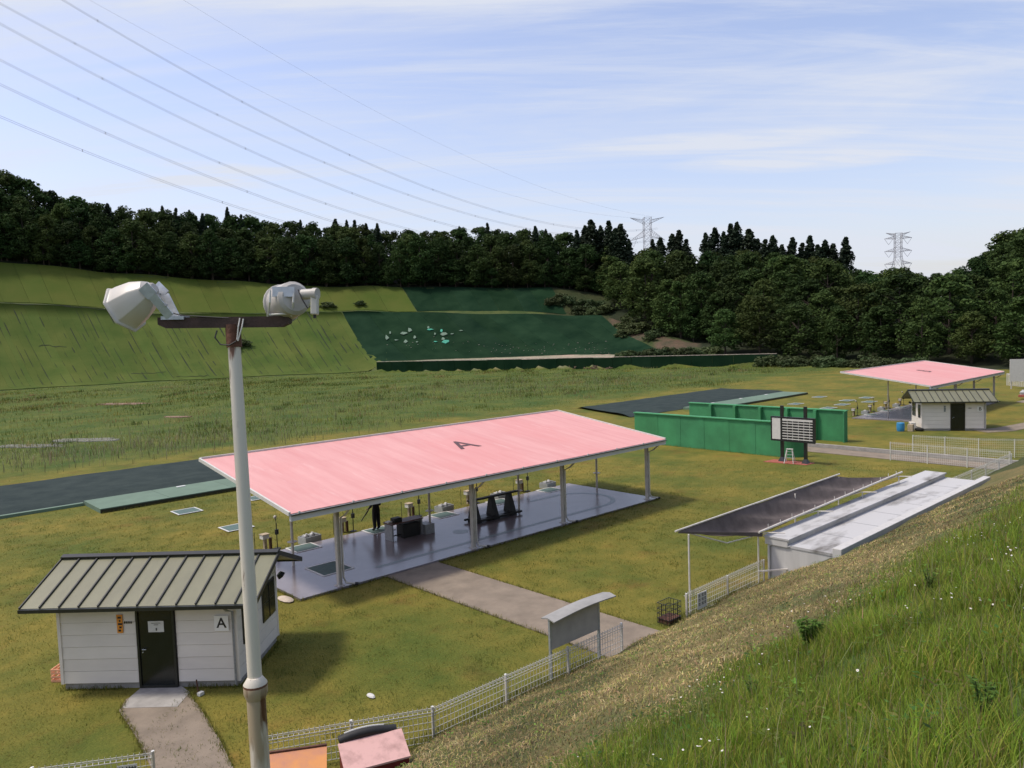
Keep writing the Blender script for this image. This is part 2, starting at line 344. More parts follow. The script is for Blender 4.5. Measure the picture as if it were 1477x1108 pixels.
COL_LAWN = np.array([.162, .142, .024]); COL_FIELD = np.array([.085, .110, .018]); COL_FLOOR = np.array([.022, .028, .012]); COL_SLOPE = np.array([.07, .09, .025]); COL_EARTH = np.array([.10, .07, .048]); COL_GRAVEL = np.array([.34, .28, .22])
for th in ths:
    p, x = prof(th)
    for r in rs:
        X, Y = r*math.cos(th), r*math.sin(th); vis = abs((th-YAW+math.pi) % (2*math.pi)-math.pi) < 1.1
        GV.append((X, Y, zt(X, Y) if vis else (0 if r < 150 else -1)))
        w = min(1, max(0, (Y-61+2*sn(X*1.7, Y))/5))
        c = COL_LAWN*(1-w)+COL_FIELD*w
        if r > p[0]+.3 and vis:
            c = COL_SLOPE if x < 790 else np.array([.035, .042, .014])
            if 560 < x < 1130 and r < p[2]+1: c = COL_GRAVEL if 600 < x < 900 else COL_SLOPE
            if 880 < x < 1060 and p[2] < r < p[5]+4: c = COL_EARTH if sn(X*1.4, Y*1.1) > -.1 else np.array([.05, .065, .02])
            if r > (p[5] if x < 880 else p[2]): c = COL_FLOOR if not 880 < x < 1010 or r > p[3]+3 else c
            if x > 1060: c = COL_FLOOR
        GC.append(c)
nt_, nr = len(ths), len(rs); GF = []
for i in range(nt_):
    for j in range(nr-1):
        a = i*nr+j; b = ((i+1) % nt_)*nr+j; GF.append((a, a+1, b+1, b))
m = attr_mat('ground_cover', .95, 0.0); n = m.node_tree.nodes; l = m.node_tree.links
n.remove([q for q in n if q.type == 'MIX_SHADER'][0]); n.remove([q for q in n if q.type == 'BSDF_TRANSLUCENT'][0]); b = n['Principled BSDF']; l.new(b.outputs[0], n['Material Output'].inputs[0])
at = [q for q in n if q.type == 'ATTRIBUTE'][0]; pos = n.new('ShaderNodeNewGeometry').outputs['Position']
def gn(scale, detail, lo, hi, c1, c2, stretch=(1, 1, 1), rough=.6):
    mp = n.new('ShaderNodeMapping'); mp.inputs['Scale'].default_value = stretch; l.new(pos, mp.inputs[0])
    t = n.new('ShaderNodeTexNoise'); t.inputs['Scale'].default_value = scale; t.inputs['Detail'].default_value = detail; t.inputs['Roughness'].default_value = rough; l.new(mp.outputs[0], t.inputs[0])
    mr = n.new('ShaderNodeMapRange'); mr.inputs[1].default_value = lo; mr.inputs[2].default_value = hi; l.new(t.outputs[0], mr.inputs[0])
    mx = n.new('ShaderNodeMix'); mx.data_type = 'RGBA'; l.new(mr.outputs[0], mx.inputs[0]); mx.inputs[6].default_value = (*c1, 1); mx.inputs[7].default_value = (*c2, 1); return mx.outputs[2]
def mul(a, b_):
    mx = n.new('ShaderNodeMix'); mx.data_type = 'RGBA'; mx.blend_type = 'MULTIPLY'; mx.inputs[0].default_value = 1; l.new(a, mx.inputs[6]); l.new(b_, mx.inputs[7]); return mx.outputs[2]
col = mul(at.outputs['Color'], gn(.2, 7, .34, .66, (.50, .72, .6), (1.15, 1.06, 1.05)))
col = mul(col, gn(1.1, 8, .3, .7, (.72, .82, .72), (1.2, 1.12, 1.2)))
col = mul(col, gn(.45, 6, .56, .70, (1, 1, 1), (1.02, .80, .95)))
col = mul(col, gn(14, 6, .3, .7, (.74, .78, .74), (1.22, 1.18, 1.2), rough=.75))
l.new(col, b.inputs['Base Color'])
tb = n.new('ShaderNodeTexNoise'); tb.inputs['Scale'].default_value = 18; tb.inputs['Detail'].default_value = 6; l.new(pos, tb.inputs[0])
bp = n.new('ShaderNodeBump'); bp.inputs['Strength'].default_value = .7; bp.inputs['Distance'].default_value = .06; l.new(tb.outputs[0], bp.inputs['Height']); l.new(bp.outputs[0], b.inputs['Normal'])
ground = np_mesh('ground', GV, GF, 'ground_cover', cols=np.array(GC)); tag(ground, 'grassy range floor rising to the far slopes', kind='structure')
for p_ in ground.data.polygons: p_.use_smooth = True

# near bank: a straight slope that runs along X, its toe at Y = 13.4
def zb(X, Y):
    z = (13.4-Y)*.545 if Y > -4 else (17.4*.545 + min(1.2, (-4-Y)*.15))
    return z + .05*math.sin(X*1.1+Y*.7)*math.sin(Y*.9+.4*X) + .035*math.sin(X*2.7-Y*1.9)
bxs = np.concatenate([np.arange(-40, 0, 2), np.arange(0, 45, .35), np.arange(45, 141, 2)]); bys = np.concatenate([np.arange(-24, -4, 2), np.arange(-4, 13.75, .35)])
BV = []; BC = []
for X in bxs:
    edge = 5.35+.035*max(0, X-10)
    for Y in bys:
        z = zb(X, Y)
        if 23.5 < X < 39.3 and 10.4 < Y: z = min(z, 1.42) - (.6 if 24.2 < X < 38.6 and Y > 11.0 else 0)
        BV.append((X, Y, z))
        w = min(1, max(0, (Y-edge+.5*sn(X*2, Y*2))/.8)); BC.append(np.array([.085, .115, .026])*(1-w) + (np.array([.17, .132, .055]) if sn(X*1.1+3, Y*1.6) > -.25 else np.array([.075, .075, .026]))*w)
k = len(bys); BF = [(i*k+j, (i+1)*k+j, (i+1)*k+j+1, i*k+j+1) for i in range(len(bxs)-1) for j in range(k-1)]
bank = np_mesh('grass_bank', BV, BF, 'ground_cover', cols=np.array(BC)); tag(bank, 'mown grass bank sloping down from the camera', kind='structure')
for p_ in bank.data.polygons: p_.use_smooth = True

# ------------------------------------------------------------------ sheets laid on the far slopes (each sheet a piece of the ground)
def slope_sheet(name, m, xt0, xt1, xb0, xb1, seg, gap=.0, lift=.12, nu=4, nv=9):
    """sheet between the profile radii of segment seg; top columns xt0..xt1, bottom columns xb0..xb1"""
    V = []; 
    for j in range(nv):
        t = j/(nv-1)
        for i in range(nu):
            s = i/(nu-1); xx = (xt0+(xt1-xt0)*s)*(1-t) + (xb0+(xb1-xb0)*s)*t; th = theta_of(xx); p, _ = prof(th)
            ra, rb_ = ((p[3]-.2, p[2]-3 if p[1] < .1 else p[2]+.3) if seg == 'low' else (p[5]+.5, p[3]+5.4)); r = ra+(rb_-ra)*t
            X, Y = r*math.cos(th), r*math.sin(th); V.append((X, Y, zt(X, Y)+lift+.05*rnd.random()))
    F_ = [(j*nu+i, (j+1)*nu+i, (j+1)*nu+i+1, j*nu+i+1) for j in range(nv-1) for i in range(nu-1)]
    b_ = MB(); b_.add(V, F_); b_.add([(v[0], v[1], v[2]-.1) for v in V], [f[::-1] for f in F_])
    rim = [j*nu for j in range(nv)] + [(nv-1)*nu+i for i in range(1, nu)] + [j*nu+nu-1 for j in range(nv-2, -1, -1)] + [i for i in range(nu-2, 0, -1)]
    nn = len(V); b_.f += [(rim[i], rim[(i+1) % len(rim)], rim[(i+1) % len(rim)]+nn, rim[i]+nn) for i in range(len(rim))]
    return b_.build(name, m, ground, smooth=60)
x = -230.0
while x < 495:
    w = rnd.uniform(8, 22); e = min(x+w, 497); gp = .12
    bs = lambda q: q+58-(12 if q < 100 else 0)*0
    slope_sheet('turf_sheet', 'turf_sheet', x+gp*.5, e-gp*.5, bs(x)+gp*.5, bs(e)-gp*.5, 'low'); x = e
x = -230.0
while x < 583:
    w = rnd.uniform(26, 44); e = min(x+w, 585)
    if 585-e < 12: e = 585
    slope_sheet('turf_sheet', 'turf_sheet_shaded', x+.25, e-.25, x+20.25, e+19.75, 'up', nv=6); x = e
x = 498.0
while x < 869:
    w = rnd.uniform(26, 40); e = min(x+w, 870)
    if 870-e < 14: e = 870
    k0, k1 = (x-498)/372, (e-498)/372; slope_sheet('net_sheet', 'net_sheet', x+.15, e-.15, x+52+60*k0+.15, e+52+60*k1-.15, 'low', nu=6, nv=12); x = e
x = 586.0
while x < 799:
    w = rnd.uniform(24, 36); e = min(x+w, 800)
    if 800-e < 12: e = 800
    slope_sheet('net_sheet', 'net_sheet', x+.15, e-.15, x+20.15, e+19.85, 'up', nu=6, nv=6); x = e
# dark broken gaps between the sheets
def gap_strip(xt0, t0, t1, wpx, shift=58, seg='low'):
    V = []; nv = 5
    for j in range(nv):
        t = t0+(t1-t0)*j/(nv-1)
        for s in (-.5, .5):
            xx = xt0+shift*t+s*wpx*(.35+.65*math.sin(math.pi*(j+.5)/nv))+rnd.uniform(-.3, .3); th = theta_of(xx); p, _ = prof(th)
            ra, rb_ = ((p[3]-.2, p[2]-3) if seg == 'low' else (p[5]+.5, p[3]+5.4)); r = ra+(rb_-ra)*t; X, Y = r*math.cos(th), r*math.sin(th); V.append((X, Y, zt(X, Y)+.24))
    b_ = MB(); b_.add(V, [(2*j, 2*j+2, 2*j+3, 2*j+1) for j in range(nv-1)]); b_.build('sheet_gap', 'seam_soil', ground)
x = -30.0
while x < 490:
    t = rnd.uniform(0, .15)
    while t < .9:
        L = rnd.uniform(.06, .34); 
        if rnd.random() < .72: gap_strip(x+rnd.uniform(-.8, .8), t, min(.95, t+L), rnd.choice((.5, .7, 1.0, 1.6)))
        t += L+rnd.uniform(.02, .12)
    x += rnd.uniform(6, 14)
def crease(px0, px1, t, seg='low'):
    V = []; n_ = 9
    for i in range(n_):
        xx = px0+(px1-px0)*i/(n_-1); th = theta_of(xx); p, _ = prof(th); tt = t+rnd.uniform(-.012, .012)
        for k in (0, rnd.uniform(.003, .009)):
            ra, rb_ = ((p[3]-.2, p[2]-3) if seg == 'low' else (p[5]+.5, p[3]+5.4)); r = ra+(rb_-ra)*(tt+k); X, Y = r*math.cos(th), r*math.sin(th); V.append((X, Y, zt(X, Y)+.25))
    b_ = MB(); b_.add(V, [(2*j, 2*j+1, 2*j+3, 2*j+2) for j in range(n_-1)]); b_.build('sheet_crease', 'seam_soil', ground)
for a_ in ((-20, 110, .0), (100, 230, .01), (60, 100, .42), (190, 240, .78), (255, 300, .86)): crease(*a_)
# loose bright torn pieces of netting
def slope_pt(px, py):
    th = theta_of(px); p, _ = prof(th); best = None
    for r in np.arange(p[2], p[5], .25):
        q = hor(px)-(zprof(p, r)-H)*FPX/(r*math.cos(th-YAW))
        if best is None or abs(q-py) < best[0]: best = (abs(q-py), r)
    r = best[1]; X, Y = r*math.cos(th), r*math.sin(th); return np.array([X, Y, zt(X, Y)])
for px, py, sx, sy, br in tuple((a_, b_, c_*.7, d_*.62, e_ if k_ % 3 else 0) for k_, (a_, b_, c_, d_, e_) in enumerate(((561, 487, 2.2, 3.6, 0), (566, 481, 1, 3, 0), (586, 482, 4.2, 2, 0), (594, 479, 2.4, 4, 0), (601, 488, 1.6, 3.5, 0), (588, 494, 2.0, 3, 0), (574, 491, 2.0, .8, 0), (604, 495, 1.5, .9, 0), (623, 478, 3.8, 1.6, 1), (621, 475, 1.2, 2.4, 1), (631, 494, 2.6, 1, 1), (630, 483, 1, 2, 0), (643, 483, 4.4, 3.2, 1), (640, 479, 1.6, 3, 1), (646, 494, 4.6, 3.2, 1), (642, 490, 2, 2.4, 1), (655, 483, 2.4, .8, 0), (668, 478, 2, .7, 0)))):
    c = slope_pt(px, py); th = theta_of(px); a = np.array([math.sin(th), -math.cos(th), 0]); u = np.array([math.cos(th), math.sin(th), .5])/1.118
    nn = np.cross(a, u); pts = [a*sx*k1*.5*rnd.uniform(.5, 1)+u*sy*k2*.8*rnd.uniform(.5, 1) for k1, k2 in ((-1, -.3), (-.2, -1), (1, -.2), (.5, .6), (-.5, 1))]
    top = [c+nn*.4+q for q in pts]; bot = [c+nn*.25+q for q in pts]; b_ = MB(); b_.add(top+bot, [(0, 1, 2, 3, 4), (9, 8, 7, 6, 5)]+[(i, (i+1) % 5, 5+(i+1) % 5, 5+i) for i in range(5)])
    b_.build('net_patch', 'net_sheet_bright' if br else 'board_green', ground)

# ------------------------------------------------------------------ low netted retaining wall in front of the netted slope
wl_len = np.linalg.norm(W1-W0); we = (W1-W0)/wl_len; wn_ = np.array([-we[1], we[0]]); wn_ = wn_ if wn_@W0 < 0 else -wn_
root = empty('retaining_wall', (*W0, 0), math.atan2(we[1], we[0]), label='long low wall covered in dark green netting at the foot of the netted slope', cat='wall')
npan = 22
for i in range(npan):
    a, b_ = i*wl_len/npan, (i+1)*wl_len/npan; h = 2.45+.1*rnd.random(); sgn = 1 if wn_@np.array([-we[1], we[0]]) > 0 else -1
    MB().box((a+.03, min(0, sgn*.35), -.2), (b_-.03, max(0, sgn*.35), h)).build('net_panel', 'net_sheet', root)
MB().bar((0, 0, 2.62), (wl_len, 0, 2.62), .45, .10).build('coping', 'gravel_pale', root)

# ------------------------------------------------------------------ bare earth, water, debris in the field
def flat_patch(name, px0, px1, py, hw, m, label=None, z=.02):
    a, b_ = g(px0, py), g(px1, py); c = (a+b_)/2; hl = np.linalg.norm(b_-a)/2; d = (b_-a)/(2*hl); q = np.array([-d[1], d[0], 0]); P_ = []
    for k in range(22):
        t = 2*math.pi*k/22; rr = rnd.uniform(.65, 1.1); P_.append(c+d*hl*rr*math.cos(t)+q*hw*rr*math.sin(t))
    zz = max(zt(p[0], p[1]) for p in P_)+z
    o = MB().prism([(p[0], p[1]) for p in P_], zz-.3, zz).build(name, m); return tag(o, label, kind='structure')
flat_patch('bare_earth', 143, 218, 583, 1.6, 'soil_brown', 'long strip of bare orange earth in the tall grass'); flat_patch('bare_earth', 235, 275, 602, .9, 'soil_brown', 'small patch of bare earth in the tall grass')
flat_patch('puddle', 0, 95, 644, 1.3, 'water', 'shallow water among the tall grass, left part'); flat_patch('puddle', 70, 182, 636, 1.4, 'water', 'shallow pale water among the tall grass, right part')

# ------------------------------------------------------------------ trap trench fields (dark netting and raised green board strip)
def trench(x0, tagtxt, left_ext):
    root = empty('trap_trench', (x0, 44.8, 0), label='low green boarded trench roof with dark netting %s' % tagtxt, cat='trench')
    for i in range(6):
        a, b_ = i*21.8/6, (i+1)*21.8/6
        MB().box((a+.01, 0, 0), (b_-.01, 3.25, .24)).build('roof_board', 'board_green', root)
    MB().box((0, -.05, .0), (21.8, -.002, .20)).build('shaded_edge', 'roof_trim', root)  # near-black strip paints in the shade on the near side of the boards
    if left_ext: MB().box((-left_ext, 3.0, 0), (-.05, 3.3, .16)).build('edge_board', 'board_green', root)
    L0, L1 = -left_ext if left_ext else -5.0, 23.0
    nx, ny = 28, 10; V = []
    for j in range(ny):
        for i in range(nx):
            X = L0+(L1-L0)*i/(nx-1); Y = 3.3+10.9*j/(ny-1)
            if not left_ext: X += (1-j/(ny-1))*-4 if i < nx/2 else 0
            V.append((X, Y, .10+.05*rnd.random()+(.14 if 0 < j < ny-1 else -.08)))
    b_ = MB(); b_.add(V, [(j*nx+i, j*nx+i+1, (j+1)*nx+i+1, (j+1)*nx+i) for j in range(ny-1) for i in range(nx-1)]); b_.build('netting', 'net_dark', root, smooth=60)
    for i in range(3): MB().box((5+i*5.9, 2.8, .241), (5.5+i*5.9, 3.05, .27)).build('marker', 'frame_white', root)
    return root
trench(11.15, 'in front of the near shelter', 14); trench(69.3, 'in front of the far shelter', 0)

# ------------------------------------------------------------------ paths
def sheet(name, poly, z, m, label, th=.05, kind='structure'):
    return tag(MB().prism(poly, z-th, z).build(name, m), label, kind=kind)
sheet('path', [(15.35, 23.88), (17.75, 23.88), (17.9, 13.2), (15.5, 13.2)], .03, 'path_concrete', 'concrete path from the near shelter to the fence')
sheet('path', [tuple(g(*p)[:2]) for p in ((200, 1000), (268, 996), (290, 1024), (318, 1070), (336, 1108), (350, 1140), (232, 1140), (214, 1100), (195, 1062), (172, 1026), (182, 1010))], .025, 'path_concrete', 'concrete path leading to the door of the near hut')
sheet('path', [tuple(g(*p)[:2]) for p in ((203, 994), (262, 991.5), (274, 1000), (256, 1021), (176, 1023), (188, 1007))], .032, 'concrete', 'paler concrete doorstep of the near hut')
sheet('path', [(50.25, 12.7), (52.3, 12.7), (52.4, 27.5), (50.5, 27.5)], .03, 'path_concrete', 'concrete walk between the far fences')
sheet('path', [(67.0, 19.6), (69.2, 18.5), (110, 11.0), (110, 9.0), (68, 17.0), (66.2, 18.2)], .03, 'path_concrete', 'narrow path in front of the far hut')
sheet('path', [(90.5, 21.5), (91, 22.6), (125, 20), (125, 18.5)], .03, 'path_concrete', 'narrow path beyond the far shelter')
tag(MB().box((52.45, 12.7, 0), (52.65, 27.5, .28)).build('kerb', 'concrete'), 'low dark concrete kerb along the far walk', kind='structure')
# ================================================================== shelters
def shelter(x0, letter, which):
    slab = MB().box((x0, 23.9, -.05), (x0+20.15, 30.2, .08)).build('shooting_slab', 'slab_paint'); tag(slab, 'grey painted concrete slab under the %s shelter' % which, kind='structure')
    # painted stripe, a bent band 3 mm above the slab
    path = [(3.7, 1.05), (17.2, 1.05)] + [(17.2+1.75*math.sin(t), 2.8-1.75*math.cos(t)) for t in np.linspace(.2, math.pi, 12)] + [(15.4, 4.6)]
    V = []; 
    for i, p in enumerate(path):
        a = np.array(path[max(i-1, 0)]); b_ = np.array(path[min(i+1, len(path)-1)]); d = (b_-a)/np.linalg.norm(b_-a); q = np.array([-d[1], d[0]])
        for s_ in (-.13, .13): V.append((x0+p[0]+q[0]*s_, 23.9+p[1]+q[1]*s_, .084))
    b_ = MB(); b_.add(V, [(2*i, 2*i+2, 2*i+3, 2*i+1) for i in range(len(path)-1)]); b_.build('painted_stripe', 'slab_stripe', slab)
    MB().lathe([(0, .35), (.003, .35)], (x0+9.2, 26.6, .081), n=20).build('manhole_mark', 'slab_stripe', slab)
    root = empty('shooting_shelter', (x0, 23.9, 0), label='%s open shelter with sloping pink roof lettered %s' % (which, letter), cat='shelter')
    ya, za, yb, zb_ = -.5, 3.12, 7.1, 4.18; xa, xb = -.45, 20.2
    def rz(y, off=0): return za+(zb_-za)*(y-ya)/(yb-ya)+off
    # corrugated sheet
    nr_ = 104; V = []
    for i in range(nr_+1):
        xx = xa+(xb-xa)*i/nr_; dz_ = .004 if i % 2 else 0
        for y in (ya, 1.4, 3.3, 5.2, yb): V.append((xx, y, rz(y, .06+dz_)))
    b_ = MB(); b_.add(V, [(i*5+j, (i+1)*5+j, (i+1)*5+j+1, i*5+j+1) for i in range(nr_) for j in range(4)]); n0 = len(b_.v)
    b_.add([(v[0], v[1], v[2]-.03) for v in V], [(i*5+j, i*5+j+1, (i+1)*5+j+1, (i+1)*5+j) for i in range(nr_) for j in range(4)])
    roof = b_.build('roof', 'pink_roof', root)
    for xx in (xa-.03, xb+.03): MB().bar((xx, ya, rz(ya, .06)), (xx, yb, rz(yb, .06)), .07, .13).build('verge_trim', 'white_paint', root)
    MB().bar((xa, yb+.03, rz(yb, .07)), (xb, yb+.03, rz(yb, .07)), .07, .13).build('ridge_trim', 'white_paint', root)
    for i in range(40):
        xx = xa+.3+i*(xb-xa-.6)/39; MB().box((xx-.035, ya-.055, za+.045), (xx+.035, ya-.02, za+.105)).build('sheet_clip', 'white_paint', root) if i % 4 == 0 else None
    MB().box((xa, ya-.04, za-.19), (xb, ya+.10, za+.035)).build('fascia', 'fascia', root)
    MB().box((xa-.02, ya-.12, za+.0), (xb+.02, ya-.045, za+.03)).build('gutter_lip', 'roof_trim', root)
    for yy in (1.2, 3.7, 5.9): MB().bar((xa+.1, yy, rz(yy, -.03)), (xb-.1, yy, rz(yy, -.03)), .07, .12).build('purlin', 'white_paint', root)
    xp = (1.65, 7.9, 13.3, 19.6)
    for i, xx in enumerate(xp):
        t = rz(.25, -.14)
        b_ = MB().box((xx-.075, .24-.075, .08), (xx-.055, .24+.075, t)).box((xx+.055, .24-.075, .08), (xx+.075, .24+.075, t)).box((xx-.054, .233, .08), (xx+.054, .247, t)).box((xx-.14, .10, .081), (xx+.14, .38, .1))
        p = b_.build('front_post', 'post_paint', root)
        MB().add([(xx-.3, .2, t), (xx+.3, .2, t), (xx+.08, .2, t-.3), (xx-.08, .2, t-.3), (xx-.3, .28, t), (xx+.3, .28, t), (xx+.08, .28, t-.3), (xx-.08, .28, t-.3)], [(0, 3, 2, 1), (4, 5, 6, 7), (0, 1, 5, 4), (1, 2, 6, 5), (2, 3, 7, 6), (3, 0, 4, 7)]).build('gusset', 'post_paint', p)
        MB().bar((xx, .2, rz(.2, -.09)), (xx, 6.9, rz(6.9, -.09)), .11, .16).build('rafter', 'white_paint', root)
        dp = MB().tube([(xx+.16, -.45, za-.16), (xx+.16, -.1, za-.45), (xx+.16, .22, za-.6), (xx+.16, .22, .35), (xx+.2, .12, .16), (xx+.42, -.12, .13)], .04, 8).build('downpipe', 'post_paint', root, smooth=50)
        MB().tube([(xx+.42, -.12, .13), (xx+.5, -.2, .125)], .05, 8).build('pipe_outlet', 'black_rubber', dp)
    for xx in (1.65, 8.3, 13.8, 19.7):
        MB().tube([(xx, 3.75, .08), (xx, 3.75, rz(3.75, -.1))], .055, 10).lathe([(0, .05), (.01, .2), (.03, .2), (.04, .05)], (xx, 3.75, 1.02), n=12).build('rear_post', 'post_paint', root, smooth=40)
    ang = math.atan2(zb_-za, yb-ya)
    text(letter, 1.8, 'roof_ink', root, (10.35, 3.65, rz(3.65, .076)), (ang, 0, 0), 'roof_letter', .002, .012)
    for xx in (4.0, 10.2, 16.5): MB().box((xx-1.0, .9, za-.06), (xx+.9, 1.0, za)).build('lamp_tube', 'white_paint', root)
    return root
shA = shelter(11.92, 'A', 'near'); shB = shelter(69.9, 'B', 'far')

# mats with white frames
def framed_mat(c, sx, sy, z, label, group, rz=0.0):
    r = empty('station_mat', (c[0], c[1], z), rz, label=label, cat='mat', group=group)
    MB().box((-sx/2, -sy/2, .002), (sx/2, sy/2, .014)).build('mat_surface', 'mat_green', r)
    w = .07
    for a in (((-sx/2-w, -sy/2-w), (sx/2+w, -sy/2-.003)), ((-sx/2-w, sy/2+.003), (sx/2+w, sy/2+w)), ((-sx/2-w, -sy/2-.002), (-sx/2-.003, sy/2+.002)), ((sx/2+.003, -sy/2-.002), (sx/2+w, sy/2+.002))):
        MB().box((*a[0], .001), (*a[1], .02)).build('frame_edge', 'frame_white', r)
ORD = ['first', 'second', 'third', 'fourth', 'fifth']
for i in range(5):
    framed_mat((15.1+3.73*i, 29.72), 1.05, .9, .08, 'green mat in white frame at the %s station from the left, near shelter' % ORD[i], 'mats along the near firing line')
    framed_mat((73.1+3.73*i, 29.72), 1.05, .9, .08, 'green mat in white frame at the %s station from the left, far shelter' % ORD[i], 'mats along the far firing line')
framed_mat((14.35, 26.25), 1.2, 1.35, .08, 'dark green framed mat on the open left end of the near slab', 'single mats')
framed_mat((14.45, 41.4), 1.15, 1.1, .03, 'framed mat on the lawn nearest the green trench boards', 'mats on the lawn'); framed_mat((14.75, 35.8), 1.15, 1.1, .03, 'framed mat on the lawn behind the lamp pole', 'mats on the lawn'); framed_mat((18.7, 41.6), 1.5, 1.0, .03, 'framed mat on the lawn by the left edge of the pink roof', 'mats on the lawn')
for i, (px, py, d_) in enumerate(((1182, 573, 'behind the left post of the scoreboard'), (1148, 583, 'just above the far green wall'), (1195, 589, 'just right of the scoreboard top'), (1215, 584, 'nearest the far firing line'), (1222, 578, 'second nearest the far firing line'), (1250, 574, 'in the middle of the far lawn'), (1254, 580, 'right of the middle of the far lawn'), (1090, 588, 'left of the scoreboard'))):
    c = g(px, py); framed_mat(c, 1.6, 1.0, .03, 'pale flat framed pad on the far lawn, %s' % d_, 'pads on the far lawn')

# station equipment
def mic_stand(c, rz, label, group):
    r = empty('microphone_stand', c, rz, label=label, cat='microphone', group=group)
    MB().lathe([(0, .16), (.03, .15), (.04, .03)], (0, 0, 0), n=12).tube([(0, 0, .03), (0, 0, 1.12)], .02, 8).build('pole', 'black_rubber', r)
    MB().box((-.05, -.05, .62), (.07, .06, .84)).build('speaker_box', 'dark_paint', r)
    h_ = MB().tube([(0, 0, 1.1), (.02, .05, 1.26), (.06, .12, 1.34)], .022, 8).build('neck', 'black_rubber', r)
    MB().lathe([(0, .03), (.02, .06), (.1, .075), (.14, .04)], (.05, .1, 1.3), axis=(.4, .5, .5), n=10).build('microphone_head', 'lamp_back', h_, smooth=50)
def post_box(c, label, group):
    r = empty('control_post', c, .1, label=label, cat='post', group=group)
    MB().box((-.06, -.06, 0), (.06, .06, .62)).build('post', 'wood_pale', r); MB().box((-.17, -.15, .5), (.13, .13, .68)).build('box', 'frame_white', r, bevel=.01); MB().box((-.19, -.17, .682), (.15, .15, .71)).build('lid', 'wood_pale', r)
    MB().box((.2, -.05, 0), (.3, .05, .5)).build('side_post', 'wood_brown', r); MB().tube([(-.45, .05, 0), (-.45, .05, .85)], .012, 6).build('marker_rod', 'black_rubber', r)
def crate(c, label, group):
    r = empty('cartridge_crate', c, .15, label=label, cat='crate', group=group); a, d, h = .42, .28, .3
    b_ = MB()
    for q in (((-a, -d, .0), (a, -d+.03, h)), ((-a, d-.03, 0), (a, d, h)), ((-a, -d+.031, 0), (-a+.03, d-.031, h)), ((a-.03, -d+.031, 0), (a, d-.031, h)), ((-a+.031, -d+.031, .02), (a-.031, d-.031, .05))): b_.box(*q)
    b_.build('crate_shell', 'grey_box', r)
    for i in range(7):
        xx = -.33+i*.11; MB().box((xx-.04, -.16+.1*(i % 3), .2+.03*(i % 2)), (xx+.04, .1+.05*(i % 2), .33+.03*(i % 3))).build('hull_box', 'frame_white' if i % 3 else 'steel_grey', r)
for i in range(5):
    mic_stand((14.4+3.73*i, 30.75, 0), .3, 'black microphone stand at the %s station from the left, near shelter' % ORD[i], 'microphones of the near firing line')
    post_box((13.95+3.73*i, 30.95, 0), 'short pale wooden control post at the %s station from the left, near shelter' % ORD[i], 'control posts of the near firing line')
    mic_stand((72.4+3.73*i, 30.75, 0), .3, 'black microphone stand at the %s station from the left, far shelter' % ORD[i], 'microphones of the far firing line')
    post_box((71.95+3.73*i, 30.95, 0), 'short pale wooden control post at the %s station from the left, far shelter' % ORD[i], 'control posts of the far firing line')
    if i in (0, 2, 3, 4): crate((15.85+3.73*i, 30.62, 0), 'grey open crate of boxes behind the %s mat from the left, near shelter' % ORD[i], 'crates of the near firing line')
    if i in (0, 1, 2): crate((73.85+3.73*i, 30.62, 0), 'grey open crate behind the %s mat from the left, far shelter' % ORD[i], 'crates of the far firing line')

# table with boxes
r = empty('work_table', (18.95, 27.85, .08), 0, label='low brown table with dark storage box beneath, under the near shelter', cat='table')
MB().box((-.85, -.3, .70), (.85, .35, .75)).build('tabletop', 'wood_brown', r, bevel=.008)
for xx in (-.8, .74): MB().box((xx, -.27, 0), (xx+.07, .32, .698)).build('leg_panel', 'steel_grey', r)
MB().box((-.72, 0, .12), (.73, .04, .17)).build('stretcher', 'dark_paint', r)
tag(MB().box((18.75, 27.6, .0801), (19.6, 28.15, .66)).build('storage_box', 'black_rubber', bevel=.015), 'dark storage box standing under the brown table', 'box'); tag(MB().box((19.75, 27.35, .0801), (20.25, 27.95, .52)).build('storage_box', 'steel_grey', bevel=.015), 'dark grey box beside the right end of the brown table', 'box')
tag(MB().box((18.35, 27.66, .831), (18.75, 28.0, 1.02)).build('case', 'black_rubber', bevel=.02), 'black case lying on the brown table', 'case'); tag(MB().box((18.12, 27.8, .831), (18.32, 28.05, .9)).build('paper_stack', 'frame_white'), 'pale pile of papers on the left end of the table', 'papers')

# gun rack: a black trestle with slanted rails and triangular sides
r = empty('gun_rack', (23.75, 27.35, .08), -.02, label='long black trestle gun rack under the near shelter', cat='gun rack')
for xx in (-1.15, -.05, 1.05):
    b_ = MB(); prof_ = [(-.34, 0), (.34, 0), (.09, 1.02), (-.09, 1.02)]
    b_.add([(xx-.16-.0, p[0], p[1]) if k < 0 else (xx+.16*(1-.55*(p[1] > .5)), p[0], p[1]) for k in (-1, 1) for p in prof_], [(0, 1, 2, 3), (7, 6, 5, 4), (0, 4, 5, 1), (1, 5, 6, 2), (2, 6, 7, 3), (3, 7, 4, 0)]); b_.build('side_frame', 'black_rubber', r)
MB().box((-1.5, -.12, 1.022), (1.55, .12, 1.10)).build('top_rail', 'black_rubber', r, bevel=.02)
for yy in (-.36, .33): MB().box((-1.5, yy-.06, .08), (1.5, yy+.06, .17)).build('foot_rail', 'black_rubber', r, bevel=.02)
MB().box((-1.4, -.28, .171), (1.4, .26, .2)).build('butt_board', 'dark_paint', r)

